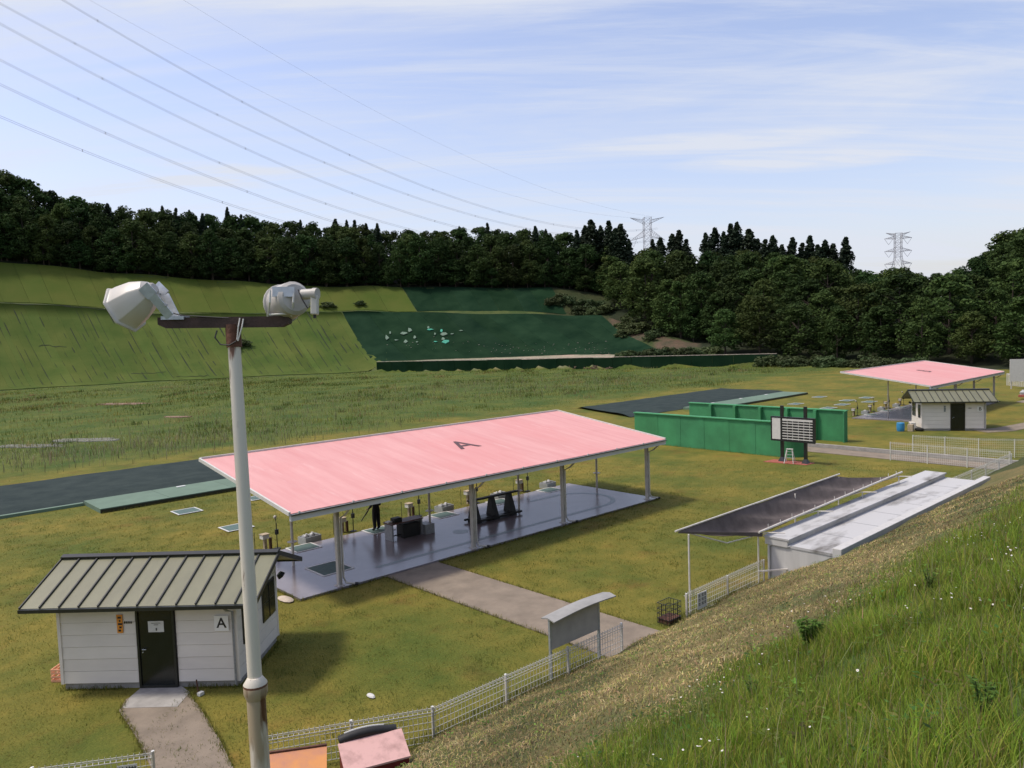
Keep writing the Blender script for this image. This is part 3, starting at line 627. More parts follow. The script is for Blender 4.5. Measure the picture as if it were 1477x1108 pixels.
# ------------------------------------------------------------------ person in black
def skinned(name, verts, edges, m, parent, sub=2):
    me = bpy.data.meshes.new(name); me.from_pydata([v[:3] for v in verts], edges, []); o = link(name, me, None)
    sk = o.modifiers.new('s', 'SKIN'); sk.use_smooth_shade = True
    for i, v in enumerate(verts): me.skin_vertices[0].data[i].radius = (v[3], v[4] if len(v) > 4 else v[3])
    me.skin_vertices[0].data[0].use_root = True
    if sub: o.modifiers.new('u', 'SUBSURF').levels = sub
    bpy.context.view_layer.update(); nm = bpy.data.meshes.new_from_object(o.evaluated_get(bpy.context.evaluated_depsgraph_get())); bpy.data.objects.remove(o)
    nm.materials.clear(); q = link(name, nm, m, parent)
    for p_ in nm.polygons: p_.use_smooth = True
    return q
per = empty('person', (18.75, 29.75, .094), math.radians(12), label='person in black clothes holding a long gun at the second station', cat='person')
V = [(0, 0, .93, .17, .13), (0, 0, 1.12, .165, .125), (0, .01, 1.32, .19, .13), (0, .01, 1.43, .13, .09), (0, 0, 1.50, .055),
     (-.10, 0, .82, .12), (-.11, .02, .50, .095), (-.115, -.01, .14, .078), (-.12, .08, .05, .05), (-.125, .16, .04, .042),
     (.10, 0, .82, .12), (.12, .0, .50, .095), (.125, -.03, .14, .078), (.13, .06, .05, .05), (.135, .14, .04, .042),
     (-.22, .01, 1.40, .075), (-.27, .03, 1.14, .06), (-.24, .22, 1.02, .042), (.22, .01, 1.40, .075), (.265, -.01, 1.13, .06), (.17, .2, 1.10, .042)]
E_ = [(0, 1), (1, 2), (2, 3), (3, 4), (0, 5), (5, 6), (6, 7), (7, 8), (8, 9), (0, 10), (10, 11), (11, 12), (12, 13), (13, 14), (3, 15), (15, 16), (16, 17), (3, 18), (18, 19), (19, 20)]
skinned('body', V, E_, 'black_cloth', per)
head = skinned('head', [(0, .0, 1.49, .05), (0, .01, 1.56, .075), (0, .02, 1.64, .082, .095), (0, .01, 1.70, .07)], [(0, 1), (1, 2), (2, 3)], 'skin', per)
b_ = MB().lathe([(0, .095), (.05, .1), (.1, .085), (.135, .03)], (0, 0, 1.62), n=14); b_.build('hair', 'hair', head, smooth=60)
b_ = MB(); b_.add([(-.02, .095, 1.60), (.02, .095, 1.60), (0, .125, 1.605), (0, .1, 1.66)], [(0, 1, 2), (0, 2, 3), (1, 3, 2), (0, 3, 1)]); b_.build('nose', 'skin', head)
for sx in (-.035, .035): MB().lathe([(0, .008), (.006, .012), (.012, .006)], (sx, .088, 1.645), axis=(0, 1, 0), n=8).build('eye', 'ink', head)
for sx in (-1, 1): MB().lathe([(0, .02), (.012, .03), (.022, .015)], (sx*.075, .01, 1.63), axis=(sx, -.2, 0), n=8).build('ear', 'skin', head)
MB().box((-.025, .094, 1.575), (.025, .104, 1.583)).build('mouth', 'dark_red', head)
for sx, hx, hy, hz in ((-1, -.24, .25, 1.00), (1, .165, .24, 1.09)):
    hv_ = [(hx, hy, hz, .03, .022), (hx, hy+.06, hz-.01, .034, .018)]; he = [(0, 1)]
    for k, L in ((-1.2, .055), (-.4, .065), (.4, .062), (1.2, .048)):
        i0 = len(hv_); hv_ += [(hx+k*.016, hy+.09, hz-.015, .0095), (hx+k*.017, hy+.09+L*.5, hz-.035, .009), (hx+k*.016, hy+.08+L*.4, hz-.065, .008)]; he += [(1, i0), (i0, i0+1), (i0+1, i0+2)]
    i0 = len(hv_); hv_ += [(hx-sx*.04, hy+.03, hz-.005, .01), (hx-sx*.05, hy+.07, hz-.03, .009)]; he += [(0, i0), (i0, i0+1)]
    skinned('hand', hv_, he, 'skin', per, 1)
gunr = empty('shotgun', (0, 0, 0), label='long gun held muzzle down by the person in black', cat='gun')
gp0 = np.array([18.75, 29.75, .094]); ca_, sa_ = math.cos(math.radians(12)), math.sin(math.radians(12))
def pl_(x, y, z): return np.array([gp0[0]+x*ca_-y*sa_, gp0[1]+x*sa_+y*ca_, gp0[2]+z])
ga, gb = pl_(.05, .31, 1.16), pl_(-.52, .42, .52)
gd = (gb-ga)/np.linalg.norm(gb-ga); MB().tube([ga+gd*.25, gb], .016, 8).tube([ga+gd*.25+np.array([0, 0, -.028]), gb+np.array([0, 0, -.028])], .016, 8).build('barrels', 'gun_metal', gunr)
MB().bar(ga+gd*.05, ga+gd*.28, .04, .065).build('receiver', 'gun_metal', gunr); MB().bar(ga+gd*.28+np.array([0, 0, -.045]), ga+gd*.55+np.array([0, 0, -.045]), .04, .03).build('fore_end', 'wood_brown', gunr); MB().bar(ga-gd*.32+np.array([0, 0, -.06]), ga+gd*.05, .035, .1).build('stock', 'wood_brown', gunr)

# ================================================================== huts
def hut(origin, rz, L, D, which, letter, door_x, windows_right, notice):
    root = empty('range_hut', (*origin, 0), rz, label='%s white hut with ribbed olive metal roof and black door' % which, cat='hut')
    hw, zr, ovs, ovf = 2.42, 3.1, .68, .46; ym = D/2; dw = 1.0
    MB().box((.03, .03, 0), (L-.03, D-.03, .17)).build('footing', 'concrete', root)
    # core walls with gable
    core = MB(); core.add([(.02, .02, .17), (L-.02, .02, .17), (L-.02, D-.02, .17), (.02, D-.02, .17), (.02, .02, hw+.1), (L-.02, .02, hw+.1), (L-.02, D-.02, hw+.1), (.02, D-.02, hw+.1), (.02, ym, zr-.1), (L-.02, ym, zr-.1)],
        [(0, 1, 5, 4), (2, 3, 7, 6), (1, 2, 6, 9, 5), (3, 0, 4, 8, 7), (4, 5, 9, 8), (6, 7, 8, 9)]); core.build('wall', 'siding_dirty', root)
    # front siding boards, each its own piece
    nb = 7; bh = (hw-.17)/nb
    for i in range(nb):
        z0, z1 = .17+i*bh+.004, .17+(i+1)*bh-.006; t0 = -.012 if i else -.022
        for a, b2 in ((0, door_x-.03), (door_x+dw+.03, L)): MB().add([(a, t0-.012, z0), (b2, t0-.012, z0), (b2, .019, z0), (a, .019, z0), (a, t0, z1), (b2, t0, z1), (b2, .019, z1), (a, .019, z1)], [(0, 3, 2, 1), (4, 5, 6, 7), (0, 1, 5, 4), (1, 2, 6, 5), (2, 3, 7, 6), (3, 0, 4, 7)]).build('siding_board', 'siding', root)
        for xx, s_ in ((L-.019, 1), (.019, -1)):
            MB().box((min(xx, xx+s_*.04), 0, z0), (max(xx, xx+s_*.04), D, z1)).build('siding_board', 'siding', root)
    for xx, yy in ((-.035, -.045), (L-.045, -.045), (-.035, D-.03), (L-.045, D-.03)): MB().box((xx, yy, .16), (xx+.08, yy+.08, hw+.02)).build('corner_trim', 'siding', root)
    # door
    d = MB().box((door_x+.06, -.03, .03), (door_x+dw-.06, .015, 2.07)).build('door', 'door_black', root)
    b_ = MB().box((door_x, -.07, .02), (door_x+.055, .016, 2.14)).box((door_x+dw-.055, -.07, .02), (door_x+dw, .016, 2.14)).box((door_x+.056, -.07, 2.075), (door_x+dw-.056, .016, 2.14)).box((door_x+.056, -.07, .02), (door_x+dw-.056, .0, .1)); b_.build('door_frame', 'roof_trim', d)
    MB().tube([(door_x+.14, -.032, 1.06), (door_x+.14, -.09, 1.06), (door_x+.24, -.09, 1.06)], .013, 8).lathe([(0, .02), (.02, .018)], (door_x+.13, -.03, .97), axis=(0, -1, 0), n=10).build('handle', 'galvanised', d)
    MB().box((door_x+.1, -.034, 1.82), (door_x+dw-.1, -.0305, 2.03)).build('transom_pane', 'glass_dark', d)
    if notice:
        o = MB().box((door_x+.31, -.042, 1.5), (door_x+.72, -.036, 1.79)).build('door_notice', 'frame_white', d)
        MB().box((door_x+.4, -.0445, 1.73), (door_x+.64, -.0425, 1.742)).box((door_x+.46, -.0445, 1.685), (door_x+.58, -.0425, 1.7)).box((door_x+.505, -.0445, 1.54), (door_x+.54, -.0425, 1.61)).build('print', 'ink', o)
    # end windows
    xe = L+.022 if windows_right else -.022; sg = 1 if windows_right else -1
    for y0, y1, z0, z1 in ((.32, .98, .98, 2.02), (D-1.18, D-.18, .98, 2.02)):
        w = MB().box((min(xe, xe+sg*.03), y0, z0), (max(xe, xe+sg*.03), y1, z1)).build('window', 'roof_trim', root); yc = (y0+y1)/2
        for (a, b2) in ((y0+.05, yc-.015), (yc+.015, y1-.05)):
            for (c, e) in ((z0+.05, (z0+z1)/2-.015), ((z0+z1)/2+.015, z1-.05)): MB().box((min(xe+sg*.031, xe+sg*.036), a, c), (max(xe+sg*.031, xe+sg*.036), b2, e)).build('pane', 'glass_dark', w)
        MB().box((min(xe+sg*.031, xe+sg*.05), yc-.014, z0+.02), (max(xe+sg*.031, xe+sg*.05), yc+.014, z1-.02)).build('mullion', 'roof_trim', w)
    # roof: strips and battens on both pitches
    x0, x1 = -ovs, L+ovs; ze = 2.34; ns = 12
    for side in (-1, 1):
        ye = ym+side*(ym+ovf)
        for i in range(ns):
            a, b2 = x0+(x1-x0)*i/ns, x0+(x1-x0)*(i+1)/ns
            MB().add([(a+.004, ym, zr-.05), (b2-.004, ym, zr-.05), (b2-.004, ye, ze-.05), (a+.004, ye, ze-.05), (a+.004, ym, zr), (b2-.004, ym, zr), (b2-.004, ye, ze), (a+.004, ye, ze)], [(0, 3, 2, 1), (4, 5, 6, 7), (0, 1, 5, 4), (1, 2, 6, 5), (2, 3, 7, 6), (3, 0, 4, 7)] if side > 0 else [(0, 1, 2, 3), (7, 6, 5, 4), (4, 5, 1, 0), (5, 6, 2, 1), (6, 7, 3, 2), (7, 4, 0, 3)]).build('roof_panel', 'roof_olive', root)
            if i: MB().bar((a, ym, zr+.022), (a, ye, ze+.022), .035, .05).build('batten', 'roof_trim', root)
        MB().bar((x0, ye+side*.05, ze-.05), (x1, ye+side*.05, ze-.05), .1, .09).build('gutter', 'roof_trim', root)
        for xx in (x0-.015, x1+.015): MB().bar((xx, ym, zr-.03), (xx, ye, ze-.03), .03, .13).build('barge_board', 'roof_trim', root)
    MB().add([(x0-.02, ym-.14, zr+.035), (x1+.02, ym-.14, zr+.035), (x1+.02, ym, zr+.085), (x0-.02, ym, zr+.085), (x0-.02, ym+.14, zr+.035), (x1+.02, ym+.14, zr+.035), (x0-.02, ym-.14, zr+.0), (x1+.02, ym-.14, zr+.0)], [(0, 1, 2, 3), (3, 2, 5, 4), (6, 7, 1, 0), (4, 5, 7, 6), (0, 3, 4, 6), (1, 7, 5, 2)]).build('ridge_cap', 'roof_trim', root)
    # signs
    s_ = MB().box((4.10 if L > 4.6 else L-.58, -.06, 1.50), (4.47 if L > 4.6 else L-.21, -.042, 1.90)).build('letter_sign', 'sign_white', root)
    text(letter, .37, 'ink', s_, (4.285 if L > 4.6 else L-.395, -.063, 1.70), (math.pi/2, 0, 0), 'lettering', .001, .006)
    o = MB().box((door_x-.50, -.05, 1.5), (door_x-.35, -.04, 1.98)).build('vertical_sign', 'orange_sign' if notice else 'grey_box', root)
    b_ = MB()
    for i in range(5): b_.box((door_x-.47+.03*(i % 2), -.0525, 1.54+i*.085), (door_x-.40+.02*(i % 3), -.0505, 1.59+i*.085))
    b_.build('characters', 'ink', o)
    b_ = MB(); qx = door_x-.31 if notice else door_x+dw+.25
    for i in range(4): b_.box((qx+i*.055, -.043, 1.74), (qx+.035+i*.055, -.041, 1.80))
    b_.build('plate_characters', 'ink', root)
    dp = MB().tube([(L-.12, -ovf-.0, ze-.1), (L-.12, -.3, ze-.22), (L-.06, -.09, ze-.32), (L-.06, -.09, .1)], .03, 8).build('downpipe', 'steel_grey', root, smooth=50)
    MB().lathe([(0, .09), (.12, .13), (.16, .02)], (L+.1 if windows_right else -.1, D+.1, 2.0), axis=(.5*sg, .2, -.6), n=12).build('flood_lamp', 'roof_trim', root)
    return root
hA = hut((4.43, 22.42), math.atan2(-.7012, .713), 4.65, 2.95, 'near', 'A', 2.05, True, True)
hB = hut((64.9, 22.5), math.radians(-57), 4.5, 2.95, 'far', 'B', 2.05, False, False)
# things about the huts
def ploc(o, x, y, z=0): 
    c, s = math.cos(o.rotation_euler.z), math.sin(o.rotation_euler.z); return (o.location.x+x*c-y*s, o.location.y+x*s+y*c, z)
r = empty('harvest_crate', ploc(hA, -.42, .75), hA.rotation_euler.z, label='peach plastic crate on the grass by the left end of the near hut', cat='crate')
b_ = MB(); 
for z0 in (.02, .12, .22, .30): b_.box((-.2, -.32, z0), (.2, -.30, z0+.05)).box((-.2, .3, z0), (.2, .32, z0+.05)).box((-.2, -.299, z0), (-.18, .299, z0+.05)).box((.18, -.299, z0), (.2, .299, z0+.05))
b_.build('crate_slats', 'crate_peach', r); MB().box((-.19, -.31, 0), (.19, .31, .015)).build('crate_base', 'crate_peach', r)
b_ = MB()
for sx in (-.19, .17):
    for sy in (-.31, .29): b_.box((sx+.001, sy+.001, .016), (sx+.019, sy+.019, .36))
b_.build('crate_corners', 'crate_peach', r)
r = empty('ground_stake', ploc(hA, 3.75, -.42), .4, label='dark stake with pale tag in the grass right of the near hut door', cat='stake'); MB().tube([(0, 0, 0), (.0, .05, .38)], .018, 6).build('stake', 'rust', r); MB().box((-.09, -.14, .01), (.05, -.04, .09)).build('tag', 'frame_white', r)
tag(MB().lathe([(0, .06), (.02, .10), (.05, .08), (.06, .02)], g(535, 1005, .01), n=9, sq=(1.6, .8)).build('litter', 'score_white'), 'small white scrap lying on the lawn near the fence', 'litter')
tag(MB().lathe([(0, .24), (.05, .3), (.09, .2)], g(412, 866, 0), n=10, sq=(1.5, .7)).build('flat_stone', 'gravel_pale', smooth=60), 'flat pale stone by the corner of the near slab', 'stone')
b_ = MB().lathe([(0, .26), (.06, .285), (.35, .31), (.62, .29), (.66, .29), (.68, .27), (.68, .02)], (*g(1299, 622)[:2], 0), n=18); o = b_.build('water_barrel', 'blue_plastic', smooth=40); tag(o, 'blue plastic barrel beside the far hut', 'barrel')
r = empty('air_conditioner', ploc(hB, -.55, .6), hB.rotation_euler.z, label='pale air conditioner unit at the left end of the far hut', cat='air conditioner'); MB().box((-.18, -.4, .05), (.18, .4, .62)).build('casing', 'pipe_white', r, bevel=.02); MB().lathe([(0, .2), (.012, .2)], (-.185, .05, .34), axis=(-1, 0, 0), n=16).build('fan_grille', 'steel_grey', r)
for yy in (-.3, .3): MB().box((-.16, yy-.03, 0), (.16, yy+.03, .049)).build('foot', 'concrete', r)
tag(MB().lathe([(0, .2), (.1, .27), (.22, .24), (.3, .05)], ploc(hB, -.25, -.25), n=9, sq=(1.3, 1)).build('rubbish_bag', 'black_rubber', smooth=50), 'black bag at the front left corner of the far hut', 'bag')
tag(MB().box((0, -.2, .0), (.36, .2, .55)).build('pale_box', 'wood_pale', bevel=.02), 'pale box between the barrel and the far hut', 'box').location = (63.95, 23.05, 0)

# ================================================================== green walls
def green_wall(x, y0, y1, h, which, ribs_front, round_end):
    root = empty('green_wall', (x, y0, 0), label=which, cat='wall'); n_ = 6; L = y1-y0
    for i in range(n_):
        a, b_ = i*L/n_, (i+1)*L/n_; MB().box((0, a+.01, 0), (.22, b_-.01, h)).build('wall_panel', 'green_wall', root)
        if ribs_front: MB().box((-.016, a-.2 if i else a+.011, 0), (-.003, a+.2, h-.01)).build('pilaster', 'green_wall', root)
        else: MB().box((-.34, a-.11 if i else a+.011, 0), (-.003, a+.11, h-.01)).build('pilaster', 'green_wall', root)
    MB().box((-.10, -.02, h+.002), (.30, L+.02, h+.07)).build('coping', 'green_wall_edge', root)
    if round_end:
        V = []; k = 8
        for z in (0, h-.35):
            for i in range(k+1): t = math.pi*.5*i/k; V.append((1.1*(1-math.cos(t)), -1.1*math.sin(t), z))
            for i in range(k, -1, -1): t = math.pi*.5*i/k; V.append((1.1*(1-math.cos(t))+.22*math.cos(t), -1.1*math.sin(t)+.22*math.sin(t), z))
        m_ = 2*(k+1); b_ = MB(); b_.add(V, [(i, (i+1) % m_, m_+(i+1) % m_, m_+i) for i in range(m_)]+[tuple(range(m_, 2*m_))]); b_.build('curved_end', 'green_wall', root)
    return root
green_wall(47.4, 25.2, 37.4, 2.3, 'nearer of the two long green walls, behind the scoreboard', True, True); green_wall(56.0, 24.6, 38.2, 2.28, 'farther of the two long green walls, with deep ribs', False, False)
# scoreboard
r = empty('scoreboard', (46.0, 23.5, 0), label='black framed scoreboard with rows of white slats on two dark posts', cat='scoreboard')
for yy in (.85, -.72):
    p = MB().box((-.08, yy-.09, 0), (.08, yy+.09, 3.62)).build('post', 'dark_paint', r); MB().lathe([(0, .3), (.04, .28), (.3, .13)], (0, yy, 0), n=4).build('foot_plate', 'dark_paint', p)
MB().box((-.2, -1.36, 1.42), (-.085, 1.45, 2.86)).build('board', 'dark_paint', r)
for a in (((-.24, -1.42, 2.861), (-.08, 1.51, 2.93)), ((-.24, -1.42, 1.35), (-.08, 1.51, 1.419)), ((-.24, -1.43, 1.42), (-.08, -1.362, 2.86)), ((-.24, 1.452, 1.42), (-.08, 1.51, 2.86))): MB().box(*a).build('frame_bar', 'dark_paint', r)
MB().box((-.215, .86, 1.46), (-.201, 1.43, 2.84)).build('white_panel', 'score_white', r)
MB().box((-.215, -1.28, 2.68), (-.201, .72, 2.82)).build('title_strip', 'score_white', r)
for i in range(7): MB().box((-.222, -1.28, 1.50+i*.172), (-.201, .72, 1.552+i*.172)).build('score_slat', 'score_white', r)
for yy in (.38, .02, -.36, -.72, -1.1): MB().box((-.226, yy-.012, 1.47), (-.2225, yy+.012, 2.72)).build('column_bar', 'score_white', r)
sheet('red_pad', [(45.1, 25.2), (46.3, 25.1), (46.5, 22.4), (45.5, 22.5)], .03, 'red_soil', 'patch of red gravel under the scoreboard')
r = empty('step_ladder', (45.55, 23.62, .05), .3, label='small white folding step ladder under the scoreboard', cat='ladder')
for s_ in (-1, 1):
    for yy in (-.22, .22): MB().bar((s_*.36, yy*1.25, 0), (s_*.07, yy*.7, .86), .035, .035).build('rail', 'wire_white', r)
for k in range(3): MB().box((.07+.10*(2-k), -.19-.02*(2-k), .24+.22*k), (.14+.10*(2-k), .19+.02*(2-k), .265+.22*k)).build('tread', 'wire_white', r)
MB().box((-.11, -.2, .861), (.11, .2, .885)).build('top_step', 'wire_white', r)

# ================================================================== fences
def fence(P_, h, label, group=None, sign=None, zfun=None, vstep=.105, name='mesh_fence', wr=.0045):
    base = np.array(P_[0], float); root = empty(name, (*base, 0), label=label, cat='fence', group=group)
    for k in range(len(P_)-1):
        a = np.array(P_[k], float)-base; b_ = np.array(P_[k+1], float)-base; L = np.linalg.norm(b_-a); npn = max(1, round(L/2.05)); d = (b_-a)/L; q = np.array([-d[1], d[0]])
        for i in range(npn+1):
            if k and i == 0: continue
            p = a+(b_-a)*i/npn; o = MB().box((p[0]-.024, p[1]-.024, -.1), (p[0]+.024, p[1]+.024, h+.01)).build('fence_post', 'post_paint' if h < 1 else 'white_paint', root)
            MB().box((p[0]-.028, p[1]-.028, h+.011), (p[0]+.028, p[1]+.028, h+.02)).build('post_cap', 'frame_white', o)
        for i in range(npn):
            p0, p1 = a+(b_-a)*i/npn+q*.045, a+(b_-a)*(i+1)/npn+q*.045; b2 = MB(); l_ = np.linalg.norm(p1-p0)
            for z in list(np.arange(.06, h-.12, .145))+[h-.1, h-.03]: b2.bar((*p0, z), (*p1, z), wr*2)
            b2.bar((*(p0+q*.05), h-.065), (*(p1+q*.05), h-.065), wr*2); b2.bar((*p0, h+.002), (*p1, h+.002), wr*2.4)
            for j in range(int(l_/vstep)+1):
                pp = p0+d*(j*vstep+.02); b2.bar((*pp, .03), (*pp, h+.045), wr*1.8)
                b2.bar((*(pp+q*.05), h-.065), (*pp, h-.1), wr*1.6); b2.bar((*(pp+q*.05), h-.065), (*pp, h-.03), wr*1.6)
            b2.build('mesh_panel', 'wire_white', root)
    if sign is not None:
        (sx, sy), rz, w, hh, z0 = sign; pass
        o = MB().box((-w/2, -.006, z0), (w/2, .006, z0+hh)).build('sign_plate', 'frame_white', root); o.location = (sx-base[0], sy-base[1], 0); o.rotation_euler = (0, 0, rz)
        b2 = MB()
        for cxx in (-.16, .02, .17):
            for j in range(3):
                for (u, v, uu, vv) in ((0, 0, .1, .014), (0, .05, .1, .014), (.02, .02, .014, .07), (.07, -.01, .014, .1)): b2.box((cxx*w*1.9-.05+u, -.0095, z0+hh-.12-j*.13+v), (cxx*w*1.9-.05+u+uu, -.0065, z0+hh-.12-j*.13+v+vv))
        b2.build('sign_characters', 'ink', o)
    return root
fence([(16.05, 13.28), (9.57, 13.28), (6.45, 14.85)], .80, 'low white mesh fence along the bank toe in front of the notice board')
fence([(4.55, 15.75), (2.7, 16.85), (-.5, 18.7)], .88, 'white mesh fence with a sign plate left of the hut path', sign=((4.12, 15.93), math.atan2(-1.1, 1.85), .36, .42, .30))
fence([(19.17, 13.3), (23.75, 13.3)], .80, 'low white mesh fence below the dark awning', sign=((19.85, 13.2), 0, .5, .5, .22))
fence([(50.15, 19.25), (50.15, 12.7)], 1.15, 'white mesh fence on the near side of the far walk', wr=.0042, vstep=.11); fence([(53.9, 19.25), (54.4, 15.5), (56.2, 12.0), (58.5, 9.3)], 1.15, 'white mesh fence on the far side of the far walk', wr=.0042, vstep=.11); fence([(39.1, 12.75), (50.05, 12.6)], 1.05, 'white mesh fence running from the concrete roof to the far walk', wr=.0042, vstep=.11)
# notice board seen from behind
r = empty('notice_board', (13.4, 13.42, 0), 0, label='grey backed notice board with curved metal roof at the fence', cat='notice board')
for xx in (0, 1.86): MB().box((xx-.03, -.03, 0), (xx+.03, .03, 1.66)).build('post', 'galvanised', r)
MB().box((.031, -.02, .84), (1.829, .03, 1.62)).build('back_panel', 'notice_back', r)
V = []; k = 14
for i in range(k+1):
    xx = -.06+2.42*i/k; z = 1.68+.05*math.sin(i/k*3.3-.3)+.02*(i/k)
    for yy, dz_ in ((-.22, -.03), (0, .02), (.24, -.03)): V.append((xx, yy, z+dz_))
b_ = MB(); b_.add(V, [(3*i+j, 3*i+3+j, 3*i+4+j, 3*i+1+j) for i in range(k) for j in range(2)]); b_.add([(v[0], v[1], v[2]-.03) for v in V], [(3*i+j, 3*i+1+j, 3*i+4+j, 3*i+3+j) for i in range(k) for j in range(2)])
nv_ = 3*(k+1); b_.f += [(3*i, 3*i+nv_, 3*i+3+nv_, 3*i+3) for i in range(k)]+[(3*i+2, 3*i+5, 3*i+5+nv_, 3*i+2+nv_) for i in range(k)]+[(0, 1, 1+nv_, nv_), (1, 2, 2+nv_, 1+nv_)]; b_.build('curved_roof', 'notice_roof', r, smooth=40)
# wire basket by the gate
r = empty('wire_basket', (18.72, 13.62, 0), .0, label='dark wire basket standing at the end of the awning fence', cat='basket'); b_ = MB()
for i in range(7):
    t = i/6; 
    for (a, c) in (((-.3+.6*t, -.22), None), ((-.3+.6*t, .22), None)): b_.bar((*a, 0), (*a, .62), .012)
for yy in (-.1, .05, .15):
    for xx in (-.3, .3): b_.bar((xx, yy, 0), (xx, yy, .62), .012)
b_.build('bars', 'dark_paint', r); b_ = MB()
for z in (.02, .15, .3, .45, .62):
    for a, c in (((-.3, -.22), (.3, -.22)), ((-.3, .22), (.3, .22)), ((-.3, -.22), (-.3, .22)), ((.3, -.22), (.3, .22))): b_.bar((*a, z), (*c, z), .014)
b_.build('hoops', 'dark_paint', r); MB().box((-.28, -.2, .01), (.28, .2, .16)).build('contents', 'rust', r)

# ================================================================== awning and half buried white building
bx0, bx1 = 23.9, 38.85
r = empty('bunker_building', (bx0, 13.25, 0), label='half buried white concrete building with stained flat roof in the bank', cat='building')
MB().box((0, -2.3, -.3), (bx1-bx0, -.02, 1.36)).build('wall', 'wall_white', r)
MB().box((-.06, -.78, 1.361), (bx1-bx0+.06, .05, 1.60)).build('parapet', 'wall_white', r, bevel=.015)
MB().box((-.08, -.84, 1.601), (bx1-bx0+.08, .09, 1.66)).build('parapet_cap', 'roof_concrete', r)
MB().box((-.02, -2.32, 1.361), (bx1-bx0+.02, -.781, 1.45)).build('roof_slab', 'roof_concrete', r)
for i in range(1, 7): MB().box((i*2.13-.012, -2.25, 1.451), (i*2.13+.012, -.85, 1.456)).build('joint', 'steel_grey', r)
MB().box((-.1, -2.62, 1.1), (bx1-bx0+.2, -2.325, 1.66)).build('rear_kerb', 'wall_white', r, bevel=.02)
MB().tube([(-.035, -.85, 1.40), (-.035, -.2, 1.37), (-.035, -.13, 1.30), (-.035, -.13, .1)], .022, 8).build('conduit', 'steel_grey', r, smooth=50); MB().bar((-.5, .05, .5), (.0, -.75, .62), .045).build('brace_rail', 'pipe_white', r)
r = empty('awning', (19.5, 13.4, 0), label='long dark fabric awning on white pipe frame beside the concrete roof', cat='awning')
A00, A10 = np.array([19.5, 13.75, 2.60]), np.array([30.9, 14.0, 2.55]); A01, A11 = gY(1100, 768, 13.22), gY(1297, 684, 13.22)
V = []; nu, nv = 30, 7
for i in range(nu):
    for j in range(nv):
        u, v = i/(nu-1), j/(nv-1); p = A00*(1-u)*(1-v)+A10*u*(1-v)+A01*(1-u)*v+A11*u*v
        sag = -.14*math.sin(math.pi*v)-.15*abs(math.sin(math.pi*u*4))*math.sin(math.pi*v)+.015*math.sin(23*u+9*v); V.append((p[0]-19.5, p[1]-13.4, p[2]+sag+.02*rnd.random()))
b_ = MB(); b_.add(V, [(i*nv+j, (i+1)*nv+j, (i+1)*nv+j+1, i*nv+j+1) for i in range(nu-1) for j in range(nv-1)]); b_.add([(v[0], v[1], v[2]-.012) for v in V], [(i*nv+j, i*nv+j+1, (i+1)*nv+j+1, (i+1)*nv+j) for i in range(nu-1) for j in range(nv-1)]); b_.build('fabric', 'tarp_dark', r, smooth=60)
o_ = np.array([19.5, 13.4, 0])
MB().add([tuple(A00-o_+(-.05, 0, 0)), tuple(A01-o_+(-.05, 0, 0)), tuple(A01-o_+(-.05, 0, -.14)), tuple(A00-o_+(-.05, 0, -.05)), tuple(A00-o_+(.0, 0, 0)), tuple(A01-o_+(.0, 0, 0)), tuple(A01-o_+(.0, 0, -.14)), tuple(A00-o_+(.0, 0, -.05))], [(0, 1, 2, 3), (7, 6, 5, 4), (0, 4, 5, 1), (2, 6, 7, 3), (0, 3, 7, 4), (1, 5, 6, 2)]).build('end_flap', 'tarp_dark', r)
MB().tube([A00-o_+(-.2, 0, .04), A10-o_+(.3, 0, .04)], .03, 8).build('edge_pipe', 'pipe_white', r); MB().tube([A01-o_+(-.25, 0, .05), A11-o_+(.3, 0, .05)], .04, 8).build('edge_pipe', 'pipe_white', r)
for u in (.02, .33, .66, .98):
    a, b_ = A00*(1-u)+A10*u-o_, A01*(1-u)+A11*u-o_; MB().tube([a+(0, 0, -.06), a*.5+b_*.5+(0, 0, -.42), b_+(.0, 0, -.06), b_+(.35, -.5, -.06)], .022, 8).build('cross_pipe', 'pipe_white', r)
    MB().tube([b_+(.05, -.05, -.05), (b_[0]+.05, b_[1]-.05, 1.67)], .022, 8).build('short_leg', 'pipe_white', r) if u > .1 else None
for p, z in (((19.52, 13.42), 2.56), ((23.55, 13.38), 1.8), ((27.0, 13.8), 2.5), ((31.0, 13.95), 2.5)): MB().tube([(p[0]-19.5, p[1]-13.4, 0), (p[0]-19.5, p[1]-13.4, z)], .028, 8).build('leg', 'pipe_white', r)
b_ = MB(); 
for u in np.linspace(.03, .97, 14):
    a = A01*(1-u)+A11*u-o_; q = a+(rnd.uniform(-.05, .05), 0, .08); b_.tube([q, q+(.03, .02, .09+.06*rnd.random())], .01, 5)
b_.build('rope_ties', 'wire_white', r)

